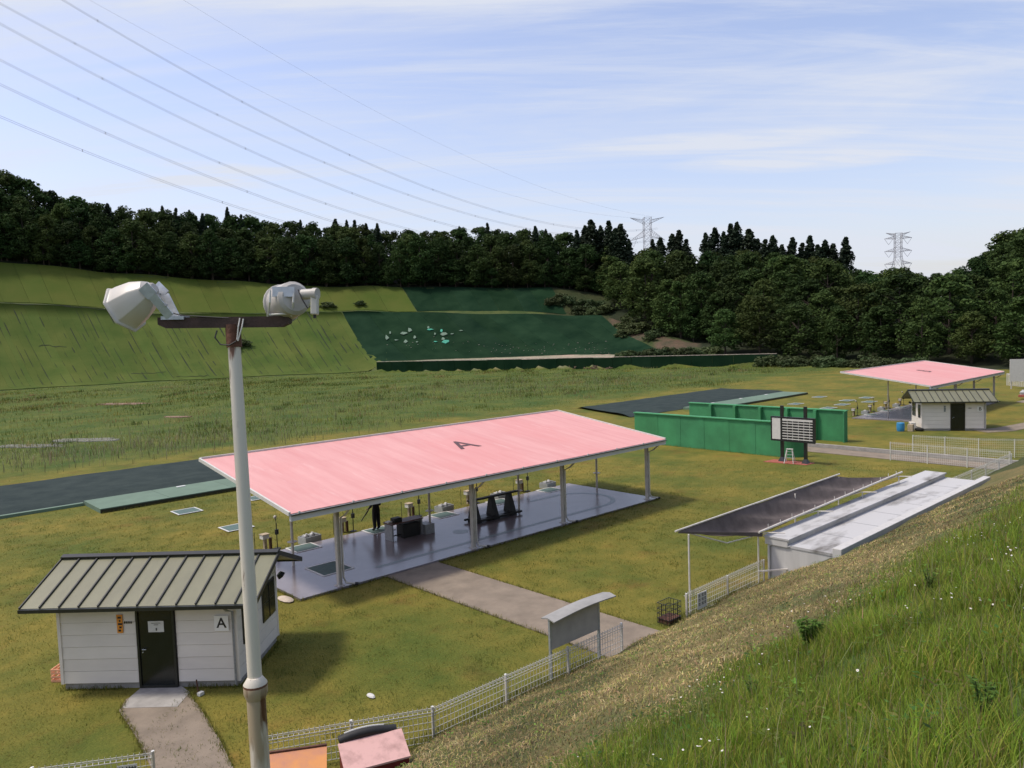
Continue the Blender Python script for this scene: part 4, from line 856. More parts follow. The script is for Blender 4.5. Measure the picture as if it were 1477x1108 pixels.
# ================================================================== cabinets at the bank foot
def cabinet(p0, p1, ztop, depth, drop, mtop, mbody, label, extra):
    p0, p1 = np.array(p0[:2]), np.array(p1[:2]); L = np.linalg.norm(p1-p0); d = (p1-p0)/L; rz = math.atan2(d[1], d[0])
    r = empty('cabinet', (*p0, 0), rz, label=label, cat='cabinet'); zl = ztop-drop; zb0 = zb(p0[0], p0[1])-.3
    MB().add([(0, -depth, zb0), (L, -depth, zb0), (L, 0, zb0), (0, 0, zb0), (0, -depth, zl), (L, -depth, zl), (L, 0, ztop), (0, 0, ztop)], [(0, 3, 2, 1), (4, 5, 6, 7), (0, 1, 5, 4), (1, 2, 6, 5), (2, 3, 7, 6), (3, 0, 4, 7)]).build('body', mbody, r)
    n_ = np.array([0, -drop, -depth]); 
    MB().add([(-.02, -depth-.03, zl+.0), (L+.02, -depth-.03, zl+.0), (L+.02, .01, ztop+.005), (-.02, .01, ztop+.005), (-.02, -depth-.03, zl+.035), (L+.02, -depth-.03, zl+.035), (L+.02, .01, ztop+.04), (-.02, .01, ztop+.04)], [(0, 3, 2, 1), (4, 5, 6, 7), (0, 1, 5, 4), (1, 2, 6, 5), (2, 3, 7, 6), (3, 0, 4, 7)]).build('sloping_lid', mtop, r)
    if extra:
        path = [(.02+(L-.1)*i/10, .1, ztop+.0+.09*math.sin(math.pi*min(1, .12+i/11))) for i in range(11)]
        MB().tube(path, .1, 10).build('rubber_roll', 'black_rubber', r, smooth=50)
        MB().tube([(x_, y_+.03, z_+.095) for x_, y_, z_ in path[1:-2]], .018, 6).build('white_edge', 'score_white', r)
    else: MB().bar((-.02, .02, ztop+.05), (L+.02, .02, ztop+.05), .05, .04).build('hinge_strip', 'rust', r)
    return r
cabinet(g(489, 1076, 1.15), g(578, 1054, 1.15), 1.15, .55, .26, 'pink_board', 'dark_red', 'dark red cabinet with faded pink sloping lid and black roll at the fence', True); cabinet(g(378, 1092, 1.12), g(470, 1079, 1.12), 1.12, .55, .26, 'orange_board', 'orange_board', 'orange cabinet at the foot of the lamp pole by the fence', False)

# ================================================================== lamp pole
DL = 6.8; Rt = Rv*1.0; top = fd(336, 470, DL); bx_, by_ = top[0], top[1]; zbase = zb(bx_, by_)
r = empty('lamp_pole', (bx_, by_, zbase), label='rust streaked white lamp pole with two floodlights on a crossbar', cat='lamp pole'); o_ = np.array([bx_, by_, zbase])
lean = fd(375, 1095, DL)-top; lean = np.array([lean[0], lean[1], 0])/(top[2]-fd(375, 1095, DL)[2])
def pz(z): return np.array([0, 0, z-zbase]) + np.array([lean[0], lean[1], 0])*(top[2]-z)
zj = fd(369, 990, DL)[2]
m = MATS['white_paint']
pm = mat('pole_paint', (.62, .575, .49), .45, .1, 3, col2=(.13, .06, .03), stretch=(7, 7, .8), lo=.66, hi=.74, detail=9)
nn_ = pm.node_tree.nodes; ll_ = pm.node_tree.links; bs_ = nn_['Principled BSDF']; src = bs_.inputs['Base Color'].links[0].from_socket
tc_ = nn_.new('ShaderNodeTexCoord'); se_ = nn_.new('ShaderNodeSeparateXYZ'); ll_.new(tc_.outputs['Object'], se_.inputs[0])
def band(z0, z1, peak, thr, sc, st):   # rust that bleeds down from a joint
    mr_ = nn_.new('ShaderNodeMapRange'); mr_.inputs[1].default_value = z0; mr_.inputs[2].default_value = z1; mr_.inputs[3].default_value = 0; mr_.inputs[4].default_value = peak; ll_.new(se_.outputs[2], mr_.inputs[0])
    cut = nn_.new('ShaderNodeMath'); cut.operation = 'LESS_THAN'; cut.inputs[1].default_value = z1+.01; ll_.new(se_.outputs[2], cut.inputs[0])
    mp_ = nn_.new('ShaderNodeMapping'); mp_.inputs['Scale'].default_value = st; ll_.new(tc_.outputs['Object'], mp_.inputs[0])
    nz_ = nn_.new('ShaderNodeTexNoise'); nz_.inputs['Scale'].default_value = sc; nz_.inputs['Detail'].default_value = 7; ll_.new(mp_.outputs[0], nz_.inputs[0])
    ad = nn_.new('ShaderNodeMath'); ad.operation = 'ADD'; ll_.new(mr_.outputs[0], ad.inputs[0]); ll_.new(nz_.outputs[0], ad.inputs[1])
    m2_ = nn_.new('ShaderNodeMapRange'); m2_.inputs[1].default_value = thr; m2_.inputs[2].default_value = thr+.12; ll_.new(ad.outputs[0], m2_.inputs[0])
    mm = nn_.new('ShaderNodeMath'); mm.operation = 'MULTIPLY'; ll_.new(m2_.outputs[0], mm.inputs[0]); ll_.new(cut.outputs[0], mm.inputs[1]); return mm.outputs[0]
for args, colr in (((zj-zbase-.55, zj-zbase+.02, .36, .62, 3.2, (3.5, 3.5, .8)), (.10, .04, .02, 1)), ((zj-zbase-1.2, zj-zbase, .26, .56, 2.2, (4, 4, .5)), (.36, .29, .20, 1)), ((top[2]-zbase-.55, top[2]-zbase, .32, .74, 3.5, (4, 4, .9)), (.16, .07, .04, 1))):
    fac = band(*args); mx_ = nn_.new('ShaderNodeMix'); mx_.data_type = 'RGBA'; ll_.new(fac, mx_.inputs[0]); ll_.new(src, mx_.inputs[6]); mx_.inputs[7].default_value = colr; src = mx_.outputs[2]
ll_.new(src, bs_.inputs['Base Color'])
MB().tube([pz(zj), pz(top[2]-.0)], .062, 20, r2=.054).build('upper_pole', 'pole_paint', r, smooth=50)
MB().tube([pz(zbase-.3), pz(zj-.06)], .082, 20).lathe([(0, .087), (.05, .104), (.13, .104), (.19, .064)], pz(zj-.1), axis=(0, 0, 1), n=20).build('lower_pole', 'pole_paint', r, smooth=50)
MB().tube([pz(top[2]-.19), pz(top[2]+.01)], .066, 18).build('rusty_head', 'rust', r, smooth=50)
Rh = np.array([Rv[0], Rv[1], 0]); Rh /= np.linalg.norm(Rh); Fh = np.array([Fv[0], Fv[1], 0]); Fh /= np.linalg.norm(Fh); Uz = np.array([0, 0, 1.])
tilt = .02
bl = fd(231, 466, DL)-o_; brp = fd(419, 464, DL)-o_; beam = brp-bl
bm_ = MB(); e = beam/np.linalg.norm(beam); upb = np.cross(Fh*-1, e); upb /= np.linalg.norm(upb); upb = upb if upb[2] > 0 else -upb
h_, c_ = .048, .07
prf = [bl+upb*h_+e*0, bl-upb*.015, bl+e*c_-upb*h_, brp-e*c_-upb*h_, brp-upb*.015, brp+upb*h_]
V = [p-Fh*.05 for p in prf]+[p+Fh*.05 for p in prf]; bm_.add(V, [(0, 1, 2, 3, 4, 5), (11, 10, 9, 8, 7, 6)]+[(i, 6+i, 6+(i+1) % 6, (i+1) % 6) for i in range(6)]); bm_.build('crossbar', 'beam_rust', r)
px_ = DL/FPX
def lp(x, y, dd=0.0): return fd(x, y, DL+dd)-o_
# left floodlight: faceted bowl looking left and down
ax = -Rv*.86-Uv*.50+Fv*.28; ax /= np.linalg.norm(ax); cL = lp(197, 434)
fl = MB().lathe([(-.18, .06), (-.16, .11), (-.06, .165), (.08, .20), (.135, .205), (.14, .228), (.16, .228), (.161, .2)], cL, axis=ax, n=7, sq=(1.04, .98), up=Uv*.55-Fv*.85).build('floodlight', 'lamp_shell', r, smooth=20, bevel=.012)
MB().lathe([(.1615, .195), (.167, .16), (.17, .02)], cL, axis=ax, n=20).build('lens', 'glass_dark', fl, smooth=40)
MB().lathe([(-.23, .04), (-.22, .055), (-.182, .06)], cL, axis=ax, n=12).build('lamp_socket', 'lamp_back', fl)
foot = lp(250, 458)
for s_, (tx, ty) in ((-.13, (206, 413)), (.12, (224, 412))):
    b_ = MB(); a = lp(tx, ty, s_*1.2); k_ = lp(tx+14, ty+14, s_); b_.bar(a, k_, .10, .014, up=Fv); b_.bar(k_, foot+Fv*s_*.5+Rv*.0, .075, .014, up=Fv); b_.build('bracket_arm', 'galvanised', fl)
MB().obox(foot+Rv*.02-Uv*.005, (.2, .14, .03), (e, Fh, upb)).build('bracket_foot', 'galvanised', fl)
for tx, ty in ((214, 420), (222, 428), (231, 424), (240, 440)): MB().lathe([(0, .012), (.02, .012)], lp(tx, ty, -.1), axis=-Fv, n=6).build('bolt', 'steel_grey', fl)

# right floodlight: drum seen from behind
ax = -Rv*.62+Fv*.74-Uv*.12; ax /= np.linalg.norm(ax); cR = lp(417, 434)
fr = MB().lathe([(-.14, .05), (-.135, .12), (-.11, .15), (.0, .158), (.12, .162), (.13, .178), (.15, .178), (.151, .16)], cR, axis=ax, n=20).build('floodlight', 'lamp_back', r, smooth=30)
MB().lathe([(.1515, .155), (.158, .1), (.16, .01)], cR, axis=ax, n=20).build('lens', 'glass_dark', fr, smooth=40)
MB().tube([lp(436, 425, -.14), lp(453, 424, -.17)], .046, 14).tube([lp(452, 424, -.17), lp(458, 424, -.18)], .052, 14).build('ballast_tube', 'lamp_back', fr, smooth=40)
MB().obox(lp(454, 440, -.17), (.06, .07, .17), (Rv, Fv, Uv)).build('junction_box', 'lamp_shell', fr, bevel=.01)
MB().tube([lp(454, 453, -.17), lp(454, 459, -.17)], .014, 8).build('cable_gland', 'black_rubber', fr)
MB().obox(lp(409, 421, -.16), (.19, .02, .085), (Rv, Fv, Uv)).build('name_plate', 'galvanised', fr)
for tx in (390, 424): MB().tube([lp(tx, 419, -.16), lp(tx-1, 436, -.17), lp(tx-4, 456, -.08)], .009, 6).build('bracket_rod', 'wire_white', fr)
MB().tube([lp(388, 454, -.1), lp(424, 452, -.1)], .009, 6).build('bracket_rod', 'wire_white', fr)
MB().tube([lp(346, 459, -.06), lp(344, 470, -.08), lp(342, 490, -.08)], .006, 6).tube([lp(351, 460, -.06), lp(349, 472, -.08), lp(343, 492, -.08)], .006, 6).build('white_cable', 'wire_white', r)
MB().tube([lp(313, 477, -.05), lp(310, 487, -.07), lp(318, 497, -.08), lp(331, 498, -.09), lp(341, 492, -.08)], .007, 6).build('black_cable', 'black_rubber', r, smooth=50)
MB().tube([lp(250, 452, -.03), lp(262, 455, -.06), lp(330, 459, -.05)], .006, 6).build('black_cable', 'black_rubber', r)
MB().tube([lp(430, 418, -.17), lp(436, 432, -.2), lp(444, 445, -.2), lp(449, 440, -.17)], .006, 6).build('black_cable', 'black_rubber', r, smooth=50)

# ================================================================== far right and far field things
c = g(1474, 561); r = empty('white_signboard', (*c[:2], 0), math.radians(-60), label='large white board standing at the right edge by the wood', cat='board'); MB().box((-1.3, -.05, .9), (2.4, .05, 3.6)).build('panel', 'score_white', r)
for xx in (-1.1, 2.2): MB().box((xx-.06, .06, 0), (xx+.06, .16, 3.5)).build('post', 'post_paint', r)
fence([tuple(g(1452, 556)[:2]), tuple(g(1490, 560)[:2])], 1.5, 'white fence beside the white board at the right edge', wr=.02, vstep=.3)
c = g(1476, 576); r = empty('garden_cart', (*c[:2], 0), label='small red cart with grey load at the right edge', cat='cart'); MB().box((-.5, -.35, .25), (.5, .35, .5)).build('tray', 'red_soil', r, bevel=.03); MB().lathe([(0, .3), (.25, .35), (.5, .1)], (0, 0, .5), n=8).build('load', 'grey_box', r)
for xx in (-.35, .35): MB().lathe([(-.05, .18), (.05, .18)], (xx, -.35, .18), axis=(0, 1, 0), n=12).build('wheel', 'black_rubber', r)
a = slope_pt; c = g(742, 531); r = empty('target_shed', (*c[:2], 0), math.radians(-40), label='tiny grey shed with dark open front by the low netted wall', cat='shed'); MB().box((-1.6, -1, 0), (.0, 1, 1.7)).build('side', 'grey_box', r); MB().box((.01, -.9, 0), (2.0, .9, 1.5)).build('dark_front', 'black_rubber', r); MB().box((-1.8, -1.2, 1.71), (2.2, 1.2, 1.85)).build('roof', 'roof_trim', r)
# pale debris on the netted slope and by the low wall
b_ = MB()
def deb(px, py, s_, th_off=.3):
    p = slope_pt(px, py) if py < 515 else np.array([*g(px, py)[:2], 0]); b_.obox(p+(0, 0, th_off), (s_*rnd.uniform(.6, 1.6), s_*rnd.uniform(.4, 1), s_*.4), (Rv, Fv, Uv))
for i in range(80): deb(rnd.uniform(700, 885), rnd.triangular(490, 513, 510), rnd.uniform(.08, .28))
for i in range(24): deb(rnd.uniform(560, 700), rnd.triangular(480, 513, 505), rnd.uniform(.1, .28))
tag(b_.build('slope_debris', 'gravel_pale'), 'pale fragments scattered on the netted slope', 'debris', kind='stuff')
b_ = MB()
for i in range(70):
    px = rnd.gauss(845, 16) if i < 50 else rnd.choice((640, 595, 560, 770))+rnd.gauss(0, 5); p = np.array([*g(px, 532)[:2], 0]); d = p/np.linalg.norm(p); b_.obox(p-d*rnd.uniform(0, 3)+(0, 0, rnd.uniform(.1, 1.2)*.6), (rnd.uniform(.2, .6), .3, rnd.uniform(.15, .35)), (Rv, Fv, Uv))
tag(b_.build('wall_debris', 'soil_brown'), 'reddish rubble heaped at the low netted wall', 'debris', kind='stuff')

# ================================================================== pylons and power lines
def pylon(px, base_r, ztop, levels, body, label, rz, zbase):
    th = theta_of(px); c = np.array([base_r*math.cos(th), base_r*math.sin(th), 0]); r = empty('pylon', (c[0], c[1], zbase), rz, label=label, cat='pylon', group='pylons beyond the wood'); Hh = ztop-zbase; s_ = .14
    def hw_(z): t = z/Hh; return body*(.5+ (1.6*(1-t/.72) if t < .72 else 0))
    b_ = MB(); zs = list(np.linspace(0, .72*Hh, 6))+list(np.linspace(.78*Hh, Hh, 5))
    for sx in (-1, 1):
        for sy in (-1, 1):
            for z0, z1 in zip(zs[:-1], zs[1:]): b_.bar((sx*hw_(z0), sy*hw_(z0), z0), (sx*hw_(z1), sy*hw_(z1), z1), s_*1.7)
    b_.build('legs', 'pylon_steel', r); b_ = MB()
    for z0, z1 in zip(zs[:-1], zs[1:]):
        a, c_ = hw_(z0), hw_(z1)
        for k in range(4):
            q = [(-1, -1), (1, -1), (1, 1), (-1, 1)]; p0, p1 = q[k], q[(k+1) % 4]
            b_.bar((p0[0]*a, p0[1]*a, z0), (p1[0]*c_, p1[1]*c_, z1), s_); b_.bar((p1[0]*a, p1[1]*a, z0), (p0[0]*c_, p0[1]*c_, z1), s_); b_.bar((p0[0]*c_, p0[1]*c_, z1), (p1[0]*c_, p1[1]*c_, z1), s_)
    b_.build('bracing', 'pylon_steel', r)
    for z_abs, half, rise, drop in levels:
        for sx in (-1, 1):
            b_ = MB(); w = body*.5; z = z_abs-zbase; tip = (sx*half, 0, z+rise)
            for sy in (-1, 1): b_.bar((sx*w, sy*w, z), tip, s_*1.4); b_.bar((sx*w, sy*w, z+drop), tip, s_*1.2)
            for k in range(1, 6):
                t = k/6; p = lambda zz, sy, tt: (sx*(w+(half-w)*tt), sy*w*(1-tt), zz+(z+rise-zz)*tt); b_.bar(p(z, 1, t), p(z+drop, 1, t-.16), s_); b_.bar(p(z, -1, t), p(z+drop, -1, t-.16), s_); b_.bar(p(z, -1, t), p(z, 1, t), s_)
            b_.build('crossarm', 'pylon_steel', r)
            if rise < 1.0: MB().bar((sx*half, 0, z+rise), (sx*(half-3), 0, z+rise-4.5), s_*1.3).bar((sx*(half-6), 0, z), (sx*(half-3), 0, z+rise-4.5), s_*1.3).build('insulator', 'pylon_steel', r)
    return r
rp = 620.0; th1 = theta_of(939); d1 = rp*math.cos(th1-YAW); zt1 = H+(hor(939)-316)/FPX*d1
pylon(939, rp, zt1, [(zt1-2.0, 13.5, 2.0, -2.5), (zt1-15, 14, -3.0, 5.0)], 5.6, 'lattice pylon rising above the cedars in the middle', math.radians(-40), 10)
rp2 = 650.0; th2 = theta_of(1297); d2 = rp2*math.cos(th2-YAW); zt2 = H+(hor(1297)-338)/FPX*d2
pylon(1297, rp2, zt2, [(zt2-.6, 8.5, 1.2, -1.5), (zt2-4, 9.5, .3, 2.0), (zt2-13.5, 9.5, .3, 2.5), (zt2-23, 9.5, .3, 2.5)], 4.6, 'lattice pylon standing above the wood on the right', math.radians(-55), 10)
P1 = np.array([rp*math.cos(th1), rp*math.sin(th1)]); tA = theta_of(0); A0 = 300*np.array([math.cos(tA), math.sin(tA)]); Dl = (P1-A0)/np.linalg.norm(P1-A0); Nl = np.array([-Dl[1], Dl[0]]); Nl = Nl if Nl@A0 > 0 else -Nl
CAB = [([(0, 170), (190, 242), (379, 312)], 9, -24, 2), ([(0, 122), (272, 243), (490, 323)], -9, -24, 2), ([(0, 90), (265, 208), (403, 269), (564, 326)], 9.5, -14, 2), ([(0, 36), (268, 172), (474, 265), (659, 329)], -9.5, -14, 2),
       ([(0, 6), (201, 114), (379, 190), (700, 318)], 9, -5, 2), ([(88, 0), (261, 99), (457, 199), (700, 301)], -9, -5, 2), ([(130, 0), (180, 29), (531, 204), (700, 270)], 6, 1, 1), ([(261, 0), (430, 95), (609, 197), (760, 262)], -6, 1, 1)]
WORD = ['lowest', 'second lowest', 'third lowest', 'fourth from the bottom', 'fifth from the bottom', 'highest thick']
for k, (pts, lat, zoff, ns) in enumerate(CAB):
    base = A0+Nl*lat; ss = []; zz = []
    for x, y in pts:
        d = ray(x, y); M_ = np.array([[d[0], -Dl[0]], [d[1], -Dl[1]]]); t, s_ = np.linalg.solve(M_, base); ss.append(s_); zz.append(H+d[2]*t)
    send = np.linalg.norm(P1-A0); ss.append(send); zz.append(max(zt1+zoff, 30)); w = [1.]*len(pts)+[.15]
    co = np.polyfit(ss, zz, 2, w=w); r = empty('power_line', (*base, 0), label=('%s of the power line bundles crossing the sky' % WORD[k]) if k < 6 else ('thin earth wire crossing the sky, %s' % ('nearer the bundles' if k == 6 else 'outermost on the right')), cat='power line', group='power lines')
    sv_ = np.linspace(-160, send, 46)
    for j in range(ns):
        off = (j-.5)*.9 if ns > 1 else 0
        MB().tube([np.array([Dl[0]*s_+Nl[0]*off*.8, Dl[1]*s_+Nl[1]*off*.8, np.polyval(co, s_)+off]) for s_ in sv_], .05 if ns > 1 else .03, 4).build('conductor', 'cable', r)
    if ns > 1:
        b_ = MB()
        for s_ in np.arange(-130, send, 55): b_.obox((Dl[0]*s_, Dl[1]*s_, np.polyval(co, s_)), (.16, .16, .9), np.eye(3))
        b_.build('spacers', 'cable', r)
# ================================================================== trees
def leaf_mesh(name, centers, radii, per, size, m, flat=0.0, seed=0):
    g_ = np.random.default_rng(seed); C_ = np.repeat(np.array(centers), per, 0); R_ = np.repeat(np.array(radii), per, 0); n_ = len(C_)
    v = g_.normal(size=(n_, 3)); v /= np.linalg.norm(v, axis=1)[:, None]; rr = g_.uniform(.55, 1.05, n_)**.6
    P = C_ + v*R_*rr[:, None]
    nrm = v + g_.normal(size=(n_, 3))*.7 + np.array([0, 0, flat]); nrm /= np.linalg.norm(nrm, axis=1)[:, None]
    a = np.cross(nrm, g_.normal(size=(n_, 3))); a /= np.linalg.norm(a, axis=1)[:, None]; b_ = np.cross(nrm, a)
    s_ = size*g_.uniform(.6, 1.35, n_)[:, None]
    V = np.stack([P+a*s_, P+b_*s_*.62, P-a*s_*.9, P-b_*s_*.55], 1).reshape(-1, 3); F_ = np.arange(n_*4).reshape(-1, 4)
    return np_mesh(name, V, F_, None), V
def mesh_mat(me, m): me.materials.append(MATS[m]); return me
def broad_variant(seed):
    q = random.Random(seed); Hh = 18.0; cs = []; rs_ = []
    for i in range(78):
        t = q.uniform(.14, .97); prof_ = (math.sin(math.pi*min(1, (t-.02)*1.02)**.78))**.65; rad = 5.3*prof_*q.uniform(.45, 1.0); a = q.uniform(0, 6.283)
        cs.append((rad*math.cos(a), rad*math.sin(a), t*Hh)); s_ = q.uniform(.9, 1.75)*(1.1-.35*t); rs_.append((s_*1.2, s_*1.2, s_*.85))
    me, V = leaf_mesh('crown', cs, rs_, 62, .36, None, .5, seed); mesh_mat(me, 'leaf_broad' if seed < 103 else 'leaf_broad_light')
    b_ = MB(); b_.tube([(0, 0, -1), (.1, 0, 4), (-.1, .1, 9), (0, 0, 14)], .32, 8, r2=.08)
    for i in range(7):
        a = q.uniform(0, 6.283); z = q.uniform(4, 11); b_.tube([(0, 0, z), (math.cos(a)*1.6, math.sin(a)*1.6, z+1.6), (math.cos(a)*3.2, math.sin(a)*3.2, z+2.6)], .12, 6, r2=.04)
    tm = bpy.data.meshes.new('trunk'); tm.from_pydata(b_.v, [], b_.f); mesh_mat(tm, 'bark'); return me, tm
def cedar_variant(seed):
    q = random.Random(seed); Hh = 18.0; cs = []; rs_ = []
    for i in range(150):
        t = q.uniform(.05, 1)**.9*.985; rad = 2.9*(1-t)**.78*q.uniform(.3, 1); a = q.uniform(0, 6.283)
        cs.append((rad*math.cos(a), rad*math.sin(a), t*Hh)); s_ = q.uniform(.8, 1.15)*(.19+1.05*(1-t)**.75); rs_.append((s_*1.1, s_*1.1, s_*1.0+.25))
    me, V = leaf_mesh('crown', cs, rs_, 40, .27, None, .2, seed); mesh_mat(me, 'leaf_cedar')
    b_ = MB(); b_.tube([(0, 0, -1), (0, 0, 9), (0, 0, 17.4)], .26, 8, r2=.03); tm = bpy.data.meshes.new('trunk'); tm.from_pydata(b_.v, [], b_.f); mesh_mat(tm, 'bark'); return me, tm
def bush_variant(seed):
    q = random.Random(seed); cs = []; rs_ = []
    for i in range(26):
        a = q.uniform(0, 6.283); rad = q.uniform(0, 1.0); t = q.uniform(.1, 1)*(1.1-.5*rad); cs.append((rad*math.cos(a)*1.1, rad*math.sin(a)*1.1, t*1.35)); s_ = q.uniform(.25, .42); rs_.append((s_, s_, s_*.8))
    me, V = leaf_mesh('foliage', cs, rs_, 60, .13, None, .3, seed); mesh_mat(me, 'leaf_bush')
    b_ = MB()
    for i in range(4): a = i*1.6; b_.tube([(0, 0, -.3), (math.cos(a)*.3, math.sin(a)*.3, .8)], .04, 5, r2=.015)
    tm = bpy.data.meshes.new('stems'); tm.from_pydata(b_.v, [], b_.f); mesh_mat(tm, 'bark'); return me, tm
BR = [broad_variant(100+i) for i in range(6)]; CE = [cedar_variant(200+i) for i in range(4)]; BU = [bush_variant(300+i) for i in range(4)]
def place(kind, X, Y, z, s, sw, label, cat, group, i):
    me, tm = {'broad': BR, 'cedar': CE, 'bush': BU}[kind][i % (6 if kind == 'broad' else 4)]
    r = empty({'broad': 'broadleaf_tree', 'cedar': 'cedar_tree', 'bush': 'bush'}[kind], (X, Y, z), rnd.uniform(0, 6.28), label=label, cat=cat, group=group); r.scale = (s*sw, s*sw, s)
    link(me.name.split('.')[0], me, None, r); link(tm.name.split('.')[0], tm, None, r)
LB = {'L': 'dark broadleaf tree in the wood above the left turf slope', 'M': 'dark broadleaf tree in the wood above the netted slope', 'R': 'broadleaf tree in the wood covering the right hillside', 'RR': 'broadleaf tree of the tall wood behind the far shelter'}
def re_where(t, w): return t.replace(' in the' if ' in the' in t else ' of the', ' %s the' % w, 1)
cnt = 0
def top_limit(x, r, th, ys): return H + (hor(x)-ys)/FPX*r*math.cos(th-YAW)
def add_broad(x, r, frac, hmax, hmin=7, sw=None, where='within'):
    global cnt
    th = theta_of(x); p, _ = prof(th); X, Y = r*math.cos(th), r*math.sin(th); z = zt(X, Y); lim = top_limit(x, r, th, p[9])-z
    h = min(hmax, lim*frac)
    if h < hmin: return
    key = 'L' if x < 560 else 'M' if x < 880 else 'R' if x < 1230 else 'RR'
    place('broad', X, Y, z-.2, h/18*1.02, sw or rnd.uniform(.85, 1.25)*max(1, 15/h)**.5, re_where(LB[key], where), 'tree', LB[key].replace('tree', 'trees', 1), (rnd.randrange(3) if rnd.random() < (.85 if key in 'LM' else .35) else 3+rnd.randrange(3))); cnt += 1
# left and middle wood on top of the slope
for row, (dr, hm) in enumerate(((3.5, 15), (11, 19), (22, 24), (36, 26))):
    x = -165+rnd.uniform(0, 18)
    while x < 905:
        th = theta_of(x); p, _ = prof(th); step = (6.0+.3*row)*FPX/(p[5]*math.cos(th-YAW))
        add_broad(x, p[5]+dr+rnd.uniform(-1.5, 1.5), rnd.uniform(.92, 1.04) if row > 1 else rnd.uniform(.7, .98), hm*rnd.uniform(.85, 1.15), where=('at the front edge of', 'in the second row of', 'in the middle of', 'on the skyline of')[row]); x += step*rnd.uniform(.8, 1.2)
x = -160.0
while x < 880:
    th = theta_of(x); p, _ = prof(th); add_broad(x, p[5]+rnd.uniform(1.2, 3.2), .6, rnd.uniform(6.5, 9.5), 5, sw=rnd.uniform(1.3, 1.7), where='low at the very front of'); x += 6.0*FPX/(p[5]*math.cos(th-YAW))*rnd.uniform(.8, 1.2)
# right wood from the field edge up the hill
for row in range(9):
    x = (885 if row > 3 else 1000-row*25)+rnd.uniform(0, 20)
    while x < 1560:
        th = theta_of(x); p, _ = prof(th); r = p[2]+3.5+row*9.5+rnd.uniform(-2.5, 2.5)
        if x < 1040: r = max(r, p[3]+4)
        step = (8.2+.35*row)*FPX/(r*math.cos(th-YAW)); add_broad(x, r, rnd.uniform(.8, 1.0), (10.5 if row == 0 else 14 if row < 3 else 16)*rnd.uniform(.8, 1.2), 5, sw=rnd.uniform(1.0, 1.4), where='at the foot of' if row == 0 else 'low in' if row < 3 else 'halfway up' if row < 6 else 'near the top of'); x += step*rnd.uniform(.8, 1.25)
# cedars whose tips stand out on the skyline
CT = [(0, 235), (93, 276), (149, 294), (172, 293), (250, 297), (269, 300), (288, 303), (306, 307), (342, 299), (361, 309), (445, 317), (495, 315), (511, 317), (522, 317), (538, 322), (554, 321), (671, 326), (711, 321), (766, 329), (779, 325), (794, 330),
      (838, 332), (850, 326), (859, 317), (872, 326), (884, 319), (893, 330), (901, 323), (912, 345), (946, 345), (957, 343), (974, 337), (984, 332), (994, 345), (1022, 336), (1035, 328), (1048, 334), (1058, 323), (1067, 321), (1084, 330), (1096, 344), (1107, 345), (1118, 340), (1131, 352), (1146, 342), (1160, 350), (1171, 340), (1182, 352), (1193, 346), (1204, 351), (1222, 342)]
for i, (x, y) in enumerate(CT):
    th = theta_of(x); p, _ = prof(th); r = (p[5]+rnd.uniform(16, 26)) if x < 830 else (p[5]+rnd.uniform(6, 14)) if x < 910 else (p[7]-rnd.uniform(4, 12))
    X, Y = r*math.cos(th), r*math.sin(th); z = zt(X, Y); h = top_limit(x, r, th, y)-z
    while h > 27: z += 1.0; h -= 1.0
    key = 'dark pointed cedar rising above the left wood' if x < 560 else 'dark pointed cedar rising above the wood behind the netted slope' if x < 830 else 'tall dark cedar in the clump at the right end of the netted slope' if x < 915 else 'dark pointed cedar in the row along the right skyline'
    place('cedar', X, Y, zt(X, Y)-.3, (h+z-zt(X, Y))/18*(.99 if x > 830 else .975), rnd.uniform(.85, 1.2) if x < 830 else rnd.uniform(1.25, 1.6), key, 'tree', key.replace('cedar', 'cedars', 1), i)
# bushes at the broken right end of the netting and by the low wall
BP = [(800, 440, 1.8), (812, 434, 1.9), (824, 440, 2.2), (836, 452, 1.9), (848, 446, 2.2), (858, 455, 1.8), (868, 447, 2), (880, 452, 2), (905, 470, 2.0), (912, 480, 2.3), (900, 486, 1.6), (925, 478, 2.0), (940, 492, 1.6), (955, 486, 1.6)]
for i, (px, py, s) in enumerate(BP):
    c = slope_pt(px, py); place('bush', c[0], c[1], c[2]-.1, s, rnd.uniform(1, 1.5), 'low bush among earth at the right end of the netted slope', 'bush', 'bushes at the right end of the netting', i)
for i in range(16):
    px = 895+i*9+rnd.uniform(-4, 4); th = theta_of(px); rr = wall_r(th)+rnd.uniform(2, 6); X, Y = rr*math.cos(th), rr*math.sin(th); place('bush', X, Y, zt(X, Y), rnd.uniform(.8, 1.6), 1.4, 'low bush growing on top of the low netted wall', 'bush', 'bushes on the low wall', i)
for i in range(26):
    px = 1112+i*9+rnd.uniform(-5, 5); th = theta_of(px); rr = float(np.interp(px, (1112, 1200, 1350), (168, 166, 155)))+rnd.uniform(-5, 2); X, Y = rr*math.cos(th), rr*math.sin(th); place('bush', X, Y, zt(X, Y)-.1, rnd.uniform(.9, 1.7), 1.5, 'low green bush along the edge of the right wood', 'bush', 'bushes along the right wood', i)
for i, (px, py, s, l_) in enumerate(((348, 540, 1.4, 'small dark bush at the foot of the turf slope behind the lamp pole'), (478, 442, 1.2, 'small dark bush on the terrace left of the netting'), (524, 442, 1.0, 'small dark bush on the terrace at the netting corner'))):
    c = slope_pt(px, py) if py < 520 else g(px, py); place('bush', c[0], c[1], zt(c[0], c[1]), s, 1.8, l_, 'bush', None, i)

